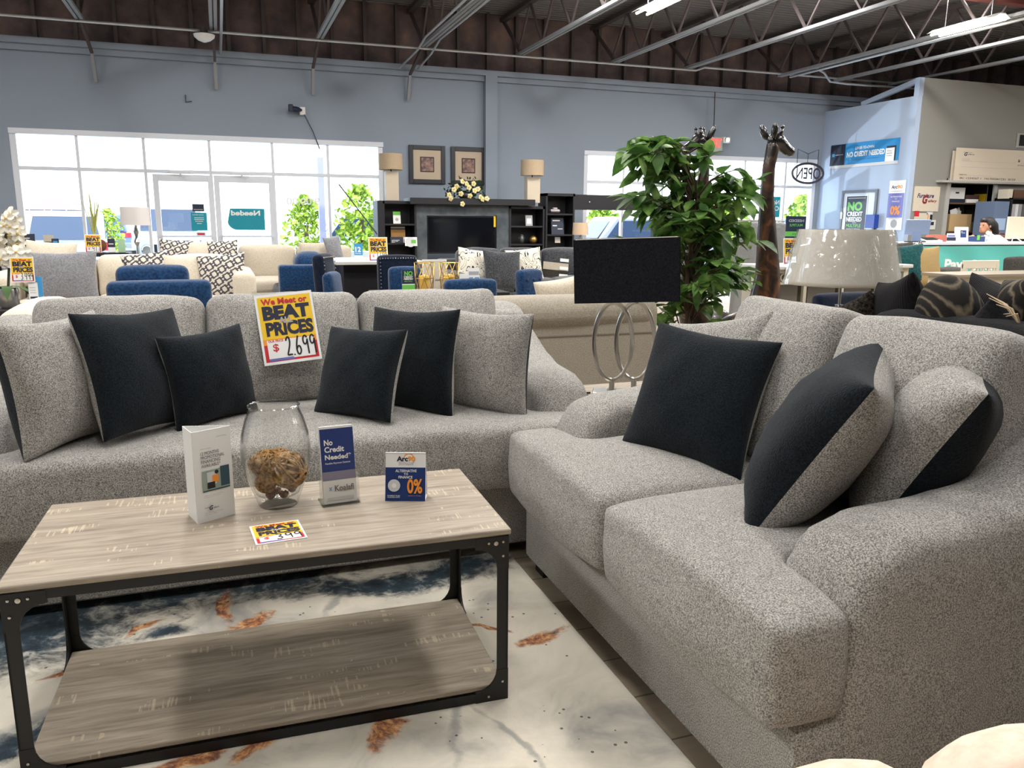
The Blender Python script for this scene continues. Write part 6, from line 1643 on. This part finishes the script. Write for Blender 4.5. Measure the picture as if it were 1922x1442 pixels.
def check(w, h): return card(w, h, [('t', 'Furniture', .07, .86, .16, .885, INK, 0, dict(shear=.3)), ('t', 'G', .08, .76, .115, .87, INK, .04, dict(shear=.3)), ('t', 'allery', .115, .78, .19, .84, INK, .01, dict(shear=.3)), ('t', 'DATE', .66, .82, .71, .85, LGREY, 0), ('r', .72, .815, .9, .82, LGREY),
    ('r', .06, .60, .64, .607, LGREY), ('t', '$', .665, .63, .69, .72, INK, .02), ('r', .7, .6, .92, .607, LGREY), ('r', .06, .42, .8, .427, LGREY), ('t', 'DOLLARS', .67, .52, .79, .56, INK, 0), ('t', '8', .81, .51, .84, .58, INK, .03),
    ('t', 'PAY TO THE', .06, .655, .14, .68, LGREY, 0), ('t', 'ORDER OF', .06, .62, .14, .645, LGREY, 0), ('t', 'MEMO', .05, .17, .13, .21, INK, 0), ('r', .14, .17, .4, .177, LGREY), ('t', '0C 1234567 1  741705061231  0123', .06, .06, .66, .12, INK, 0)], mat('check_cream', (206, 194, 176), .6), .02)
wall_item(1793, 281, 1965, 342, check, 'novelty_check', 'oversized cream bank check leaning above the closet doorway', 'check', Y=PY - .12)
wall_item(1786, 283, 1796, 340, lambda w, h: MB(mat('check_cream', (206, 194, 176), .6)).box(-w / 2, w / 2 + 1.8, 0, .01, 0, h), 'backing_board', 'pale board behind the oversized check', 'board', Y=PY - .06)
block('shelf_ledge', 'narrow grey ledge carrying the oversized check', 'shelf', 1768, 341, 1965, 345, PY - .16, .16, TRIMG)
wall_item(1908, 251, 1950, 278, lambda w, h: card(w, h, [('r', .12, .12, .9, .9, ESPR)], TRIMG), 'framed_picture', 'dark framed picture above the oversized check', 'picture')
wall_item(1742, 413, 1756, 431, lambda w, h: card(w, h, [('r', .25, .45, .75, .8, DNAVY)], mat('plastic_white', (206, 206, 200), .5), .03), 'thermostat', 'white thermostat on the grey wall left of the closet doorway', 'thermostat', bevel=.004)
wall_item(1716, 400, 1741, 413, lambda w, h: card(w, h, [('r', 0, .5, .35, 1.3, RED), ('r', .4, 0, 1, .8, CREAMPT)], CREAMPT), 'notice', 'small red and cream notice under the embroidered cloth', 'notice')
wall_item(1739, 398, 1750, 414, lambda w, h: card(w, h, [('r', 0, 0, .4, .7, ORA), ('r', .6, 0, 1, .7, BLACKI)], PALEG), 'key_rack', 'small rack with orange and black tags on the grey wall', 'rack')
# closet shelf content
t = thing('closet_shelves', 'brown shelves inside the closet doorway', 'shelf', (0, PY, 0))
zs1 = at(1810, 381, Y=PY + .3).z; zs0 = at(1810, 434, Y=PY + .3).z
for z in (zs1, zs0): MB(mat('shelf_brown', (104, 78, 56), .7)).box(ox0 + .03, ox1 - .03, .2, .72, z - .03, z).build('shelf', t, smooth=False)
def inbox(px0, px1, py0, z, m_, name, label, lid=None, d=.3, Y=PY + .22):
    cx, _, w, _h = rct(px0, py0, px1, py0 + 10, Y); h = at((px0 + px1) / 2, py0, Y=Y).z - z
    t = thing(name, label, 'box', (cx, Y, z)); MB(m_).box(-w / 2, w / 2, 0, d, 0, h * (.72 if lid else 1)).build('body', t, smooth=False, bevel=.004)
    if lid: MB(lid).box(-w / 2 - .008, w / 2 + .008, -.008, d + .008, h * .66, h).build('lid', t, smooth=False, bevel=.004)
    return t, w, h
o, w, h = inbox(1783, 1812, 352, zs1, WHITE, 'storage_box', 'white archive box with a hand hole on the upper closet shelf')
MB(BLACKI).box(-.05, .05, -.004, .002, h * .6, h * .7).build('hand_hole', o, smooth=False); MB(DNAVY).box(-w / 2 - .004, w / 2 + .004, -.005, .3, 0, h * .25).build('lower_band', o, smooth=False)
inbox(1813, 1838, 366, zs1, mat('box_maroon', (70, 44, 46), .7), 'storage_box', 'maroon box beside the white archive box')
o, w, h = inbox(1814, 1836, 374, zs1, WHITE, 'paper_stack', 'stack of white paper in front of the maroon box', Y=PY + .18, d=.04)
inbox(1850, 1857, 364, zs1, YEL, 'small_box', 'small yellow box at the right end of the upper closet shelf')
o, w, h = inbox(1783, 1824, 402, zs0, mat('cardboard', (196, 164, 120), .8), 'folder_box', 'cardboard box crammed with folders on the lower closet shelf')
rnd = random.Random(3)
for i in range(7):
    f_ = MB((PALEG, CREAMPT, LGREY)[i % 3]).box(-.02, .16, 0, .01, 0, .16); f_.build('folder', o, smooth=False, loc=(-w / 2 + .08 + i * (w - .3) / 6, .03 + i * .03, h - .07), rot=(0, R(rnd.uniform(-30, 30)), 0))
inbox(1824, 1852, 408, zs0, mat('bin_grey', (84, 80, 76), .6), 'storage_bin', 'dark grey bin with lid on the lower closet shelf', mat('lid_black', (40, 38, 38), .5))
# blue panel and bookcase at the right edge
t = thing('filing_cabinet', 'blue grey cabinet with a pinned poster right of the closet', 'cabinet', (0, 0, 0))
cx, z, w, h = rct(1865, 378, 1891, 450, PY - .5)
MB(mat('cabinet_blue', (104, 122, 152), .5)).box(cx - w / 2, cx + w / 2, PY - .5, PY - .02, 0, z + h).build('body', t, smooth=False, bevel=.004)
cx, z, w, h = rct(1867, 410, 1887, 432, PY - .51); MB(mat('poster_pale', (170, 192, 226), .5)).box(cx - w / 2, cx + w / 2, PY - .508, PY - .503, z, z + h).build('poster', t, smooth=False)
t = thing('bookcase', 'black bookcase with binders at the right edge', 'bookcase', (0, 0, 0))
cx, z, w, h = rct(1893, 372, 1960, 460, PY - .5); z3 = at(1905, 412, Y=PY - .5).z; zt_ = z + h
b = MB(ESPR); b.box(cx - w / 2, cx - w / 2 + .05, PY - .5, PY - .1, 0, zt_); b.box(cx + w / 2 - .05, cx + w / 2, PY - .5, PY - .1, 0, zt_); b.box(cx - w / 2, cx + w / 2, PY - .13, PY - .1, 0, zt_)
for z in (zt_, z3, .5): b.box(cx - w / 2, cx + w / 2, PY - .5, PY - .1, z - .03, z)
b.build('body', t, smooth=False)
lab = ('grey', 'pale grey', 'silver', 'dark grey', 'white')
for i, mm in enumerate((LGREY, PALEG, mat('binder_silver', (150, 152, 156), .4), mat('binder_dark', (90, 88, 90), .5), WHITE)):
    x = cx - w / 2 + .08 + i * .1
    solo(MB(mm).box(0, .085, 0, .28, 0, .32), 'binder', f'{lab[i]} binder in the row on the bookcase shelf', 'binder', (x, PY - .48, z3), smooth=False, group='binders on the bookcase shelf', bevel=.003)
block('magazine_file', 'cream magazine file on top of the bookcase', 'file', 1893, 355, 1901, 373, PY - .45, .25, CREAMPT)
block('basket', 'brown basket on top of the bookcase', 'basket', 1903, 357, 1950, 373, PY - .4, .25, mat('basket_dark', (96, 66, 48), .8))

# ================================================================ pale blue partition with posters
XP = PX - .012
def px_rect(px0, py0, px1, py1, X=XP):
    ym = (py0 + py1) / 2; a = at(px0, ym, X=X); c = at(px1, ym, X=X); xm = (px0 + px1) / 2
    return (a.y + c.y) / 2, at(xm, py1, X=X).z, a.y - c.y, at(xm, py0, X=X).z - at(xm, py1, X=X).z
def part_item(px0, py0, px1, py1, builder, name, label, cat, X=XP, **k):
    cy, z, w, h = px_rect(px0, py0, px1, py1, X); return solo(builder(w, h), name, label, cat, (X, cy, z), (0, 0, R(-90)), smooth=False, **k)
cy, z, w, h = px_rect(1577, 357, 1643, 470, PX - .02)
b = MB(mat('door_frame_dark', (96, 100, 112), .5)); zt_ = z + h; q = .06
b.box(PX - .04, PX + .01, cy - w / 2, cy - w / 2 + q, 0, zt_); b.box(PX - .04, PX + .01, cy + w / 2 - q, cy + w / 2, 0, zt_); b.box(PX - .04, PX + .01, cy - w / 2 + q, cy + w / 2 - q, zt_ - q, zt_)
b.use(mat('door_white', (206, 214, 230), .5)).box(PX - .02, PX + .005, cy - w / 2 + q, cy + w / 2 - q, 0, zt_ - q)
dr = struct(b, 'door_3', smooth=False)
MB(NICKEL).box(PX - .05, PX - .03, cy + w / 2 - q - .01, cy + w / 2 - q + .03, 1.3, 1.45).build('hinge', dr, smooth=False)
def poster(w, h): return card(w, h, [('r', .03, .02, .97, .98, DNAVY), ('r', .1, .92, .9, .94, LGREY), ('t', 'NO', .1, .60, .78, .84, GREEN, .05), ('t', 'CREDIT', .1, .47, .82, .585, WHITE, .03), ('t', 'NEEDED', .08, .33, .8, .445, WHITE, .03), ('t', 'WITH', .38, .285, .56, .31, WHITE, .0), ('t', 'MULTIPLE', .1, .18, .78, .265, GREEN, .02), ('t', 'PAYMENT OPTIONS', .12, .12, .76, .15, WHITE, 0)])
part_item(1586, 367, 1626, 440, poster, 'poster', 'navy and green no credit needed poster on the office door', 'poster', X=PX - .03)
part_item(1632, 403, 1649, 428, lambda w, h: MB(mat('box_cobalt', (30, 64, 152), .5)).box(-w / 2, w / 2, -.12, .0, 0, h), 'wall_box', 'cobalt blue box on the partition right of the office door', 'box', bevel=.005)
def arc(w, h): return card(w, h, [('t', 'Arc', .14, .835, .5, .905, INK, .03), ('t', '90', .5, .835, .84, .905, ORA, .03), ('r', .1, .78, .85, .79, LGREY), ('r', .0, .25, .98, .745, PURP), ('t', 'ALTERNATIVE', .14, .66, .84, .69, WHITE, .01), ('t', 'TO', .42, .615, .56, .64, WHITE, .01), ('t', 'FINANCE', .26, .565, .72, .595, WHITE, .01), ('t', '0%', .2, .31, .8, .49, ORA, .04), ('c', .5, .13, .2, LGREY), ('r', .1, .225, .85, .235, LGREY)])
part_item(1666, 339, 1696, 432, arc, 'poster', 'tall violet poster with an orange 0% on the partition edge', 'poster')
part_item(1669, 435, 1679, 448, lambda w, h: card(w, h, [('r', .2, .4, .8, .6, LGREY)]), 'switch_plate', 'small white plate below the tall violet poster', 'switch')
BAN = mat('banner_blue', (44, 142, 206), .4, coat=.2)
def lease(w, h): return card(w, h, [('r', 0, .0, 1, .12, PALEG), ('r', 0, .12, .23, 1, DNAVY), ('r', .23, .12, 1, 1, BAN), ('r', .03, .5, .07, .62, SKYB), ('r', .08, .55, .2, .58, LGREY), ('t', 'LEASE-TO-OWN.', .38, .72, .66, .83, WHITE, .02, dict(shear=.25)), ('t', 'NO CREDIT NEEDED', .26, .42, .81, .64, WHITE, .04), ('t', 'no credit needed payments', .28, .28, .72, .33, BLUEP, 0), ('r', .83, .14, .96, .72, DNAVY), ('r', .82, .12, .94, .64, WHITE), ('t', 'You', .84, .5, .9, .56, INK, 0), ('t', 'apply', .84, .4, .91, .46, INK, 0), ('t', 'today', .84, .31, .91, .36, INK, 0)], BAN, .004)
cy, z, w, h = px_rect(1559, 266, 1687, 312)
b = lease(w, h); solo(b, 'banner', 'blue lease-to-own banner on the pale blue partition above the office door', 'banner', (XP, cy, z - .0), (0, 0, R(-90)), smooth=False)

# ================================================================ things on the front wall and windows
cx, z, w, h = rct(1327, 257, 1357, 284, 15.7)
t = thing('exit_sign', 'red lit exit sign on the front wall above the second window', 'sign', (cx, 15.72, z))
MB(mat('exit_case', (168, 172, 166), .4)).box(-w / 2, w / 2, 0, .06, 0, h).build('housing', t, smooth=False, bevel=.004)
MB(mat('exit_red', (200, 40, 40), .5, emit=(255, 60, 52), es=1.6)).text('EXIT', -w * .22, h * .28, w * .42, h * .9, -.003, .03).build('lettering', t, smooth=False)
MB(STEEL).tube([(0, .05, h), (0, .09, 3.98 - z)], .012, 6).build('conduit', t)
cx, z, w, h = rct(1360, 257, 1373, 268, 15.7)
t = thing('emergency_light', 'small white emergency light right of the exit sign', 'light', (cx, 15.74, z))
MB(WHITE).box(-w / 2, w / 2, .0, .08, 0, h).build('housing', t, bevel=.01); MB(CHROME).tr((0, -.01, h / 2), rx=pi / 2).lathe([(.0, .02), (.05, .02), (.06, 0), (.06, -.03)], 14).build('lamp_head', t)
c = at(568, 207, Y=15.9)
t = thing('security_camera', 'small dark security camera on the wall above the entrance window', 'camera', (c.x, 15.9, c.z))
MB(WHITE).box(-.05, .05, 0, .1, -.08, .06).build('base', t, bevel=.01); MB(DNAVY).tube([(-.02, -.02, 0), (-.1, -.06, .0), (-.2, -.1, .0)], [.02, .05, .055], 12).build('housing', t); MB(DNAVY).box(-.26, -.18, -.14, -.04, -.05, .08).build('hood', t, bevel=.01)
a = at(571, 215, Y=15.88); e = at(600, 280, Y=15.88)
solo(MB(mat('cable_grey', (70, 78, 92), .6)).tube([a, (a + e) / 2 + Vector((.02, 0, 0)), e], .012, 6), 'cable', 'thin grey cable running down from the security camera', 'cable')
a = at(636, 346, Y=13.5); e = at(708, 440, Y=13.5)
solo(MB(mat('rod_dark', (60, 66, 60), .5)).tube([a, (a + e) / 2, e], .011, 6), 'rod', 'thin dark slanting rod before the rightmost pane of the entrance window', 'rod')
solo(MB(mat('cable_grey', (70, 78, 92), .6)).tube([at(348, 178, Y=15.97), at(348, 178, Y=15.97) + Vector((0, 0, -.12)), at(360, 190, Y=15.97) + Vector((0, 0, 0))], .01, 6), 'bracket', 'small bent wire bracket on the blank wall above the entrance', 'bracket')
# open sign seen from behind
NEON = mat('neon_unlit', (58, 52, 62), .4)
cx, z, w, h = rct(1487, 307, 1545, 344, 15.75)
t = thing('open_sign', 'oval open sign seen from behind in the second window', 'sign', (cx, 15.75, z))
b = MB(NEON); b.tube([(w / 2 * cos(k), 0, h / 2 + h / 2 * sin(k)) for k in [2 * pi * j / 36 for j in range(36)]], .028, 8, True); b.build('oval_tube', t)
b = MB(NEON); b.text('OPEN', -w * .38, h * .2, w * .4, h * .8, -.01, .02, mirror=True); b.build('lettering', t, smooth=False)
a = at(1498, 280, Y=15.75) - Vector((cx, 15.75, z)); e = at(1537, 281, Y=15.75) - Vector((cx, 15.75, z)); m_ = at(1517, 289, Y=15.75) - Vector((cx, 15.75, z))
b = MB(BLACKI); b.tube([(a.x, 0, h * .85), a, m_, e, (e.x, 0, h * .85)], .008, 5); b.tube([m_, (m_.x, 0, h)], .006, 5); b.build('hanging_wire', t)
# stickers and posters on the panes (their backs face the room)
YG = 16.045
def pane_item(px0, py0, px1, py1, builder, name, label, cat='sign', Y=YG):
    cx, z, w, h = rct(px0, py0, px1, py1, Y); return solo(builder(w, h), name, label, cat, (cx, Y, z), smooth=False)
def film(name, col):
    M = mat(name, col, .5); N = NT(M); tr = N.n('ShaderNodeBsdfTranslucent'); tr.inputs['Color'].default_value = lin(col)
    mx = N.n('ShaderNodeMixShader'); mx.inputs['Fac'].default_value = .35
    out = [n for n in N.t.nodes if n.type == 'OUTPUT_MATERIAL'][0]
    N.l(N.b.outputs[0], mx.inputs[1]); N.l(tr.outputs[0], mx.inputs[2]); N.l(mx.outputs[0], out.inputs['Surface']); return M
TL = film('sticker_teal', (40, 160, 172))
pane_item(359, 399, 389, 433, lambda w, h: card(w, h, [('t', 'SUMMER HOURS', .1, .84, .8, .9, WHITE, 0), ('r', .2, .7, .8, .73, WHITE), ('r', .2, .6, .8, .63, WHITE), ('r', .25, .5, .75, .53, WHITE), ('r', .35, .38, .65, .41, WHITE)], TL), 'door_notice', 'turquoise notice on the left entrance door')
pane_item(361, 383, 383, 397, lambda w, h: card(w, h, [('r', .1, .2, .9, .3, LGREY)], DNAVY), 'door_notice', 'dark notice above the turquoise one on the left entrance door')
pane_item(369, 436, 386, 443, lambda w, h: card(w, h, [('r', .1, .2, .9, .8, RED)], PALEG), 'door_sticker', 'small red and white sticker low on the left entrance door')
def needed(w, h):
    b = MB(TL); n = 10; pts = [(w / 2, 0), (w / 2, h * .92), (-w * .42, h * .92)] + [(-w / 2 + w * .3 * (1 - cos(pi / 2 * k / n)) * .9, h * .35 * (1 - sin(pi / 2 * k / n))) for k in range(n + 1)]
    b.prism(pts, 0, .002, 'y'); b.use(WHITE).text('Needed', -w * .4, h * .62, w * .38, h * .84, -.002, .04, mirror=True); return b
pane_item(427, 388, 497, 432, needed, 'window_sticker', 'large turquoise sticker with reversed lettering on the right entrance door')
b = MB(WHITE); cx, z, w, h = rct(538, 371, 600, 387, YG); b.text('9:00,00', -w / 2, 0, w / 2, h, 0, .01, mirror=True)
solo(b, 'window_lettering', 'white reversed opening hours lettering on the pane right of the doors', 'sign', (cx, YG, z), smooth=False)
pane_item(1428, 369, 1464, 408, lambda w, h: card(w, h, [('t', 'No', .62, .62, .95, .84, WHITE, .02, dict(mirror=True)), ('t', 'Credit', .2, .32, .95, .54, WHITE, .02, dict(mirror=True))], TL), 'window_poster', 'turquoise poster with reversed lettering right of the giraffe')
def back_poster(w, h): return card(w, h, [('r', .0, .1, 1, .32, GREEN), ('t', 'NEEDED', .15, .74, .9, .86, LGREY, .02, dict(mirror=True)), ('t', 'MULTIPLE', .2, .55, .85, .66, GREEN, .02, dict(mirror=True)), ('t', 'apply', .35, .16, .7, .25, DNAVY, 0, dict(mirror=True))], DNAVY)
pane_item(1474, 406, 1512, 448, back_poster, 'window_poster', 'navy and green poster with reversed lettering below the open sign', Y=15.98)
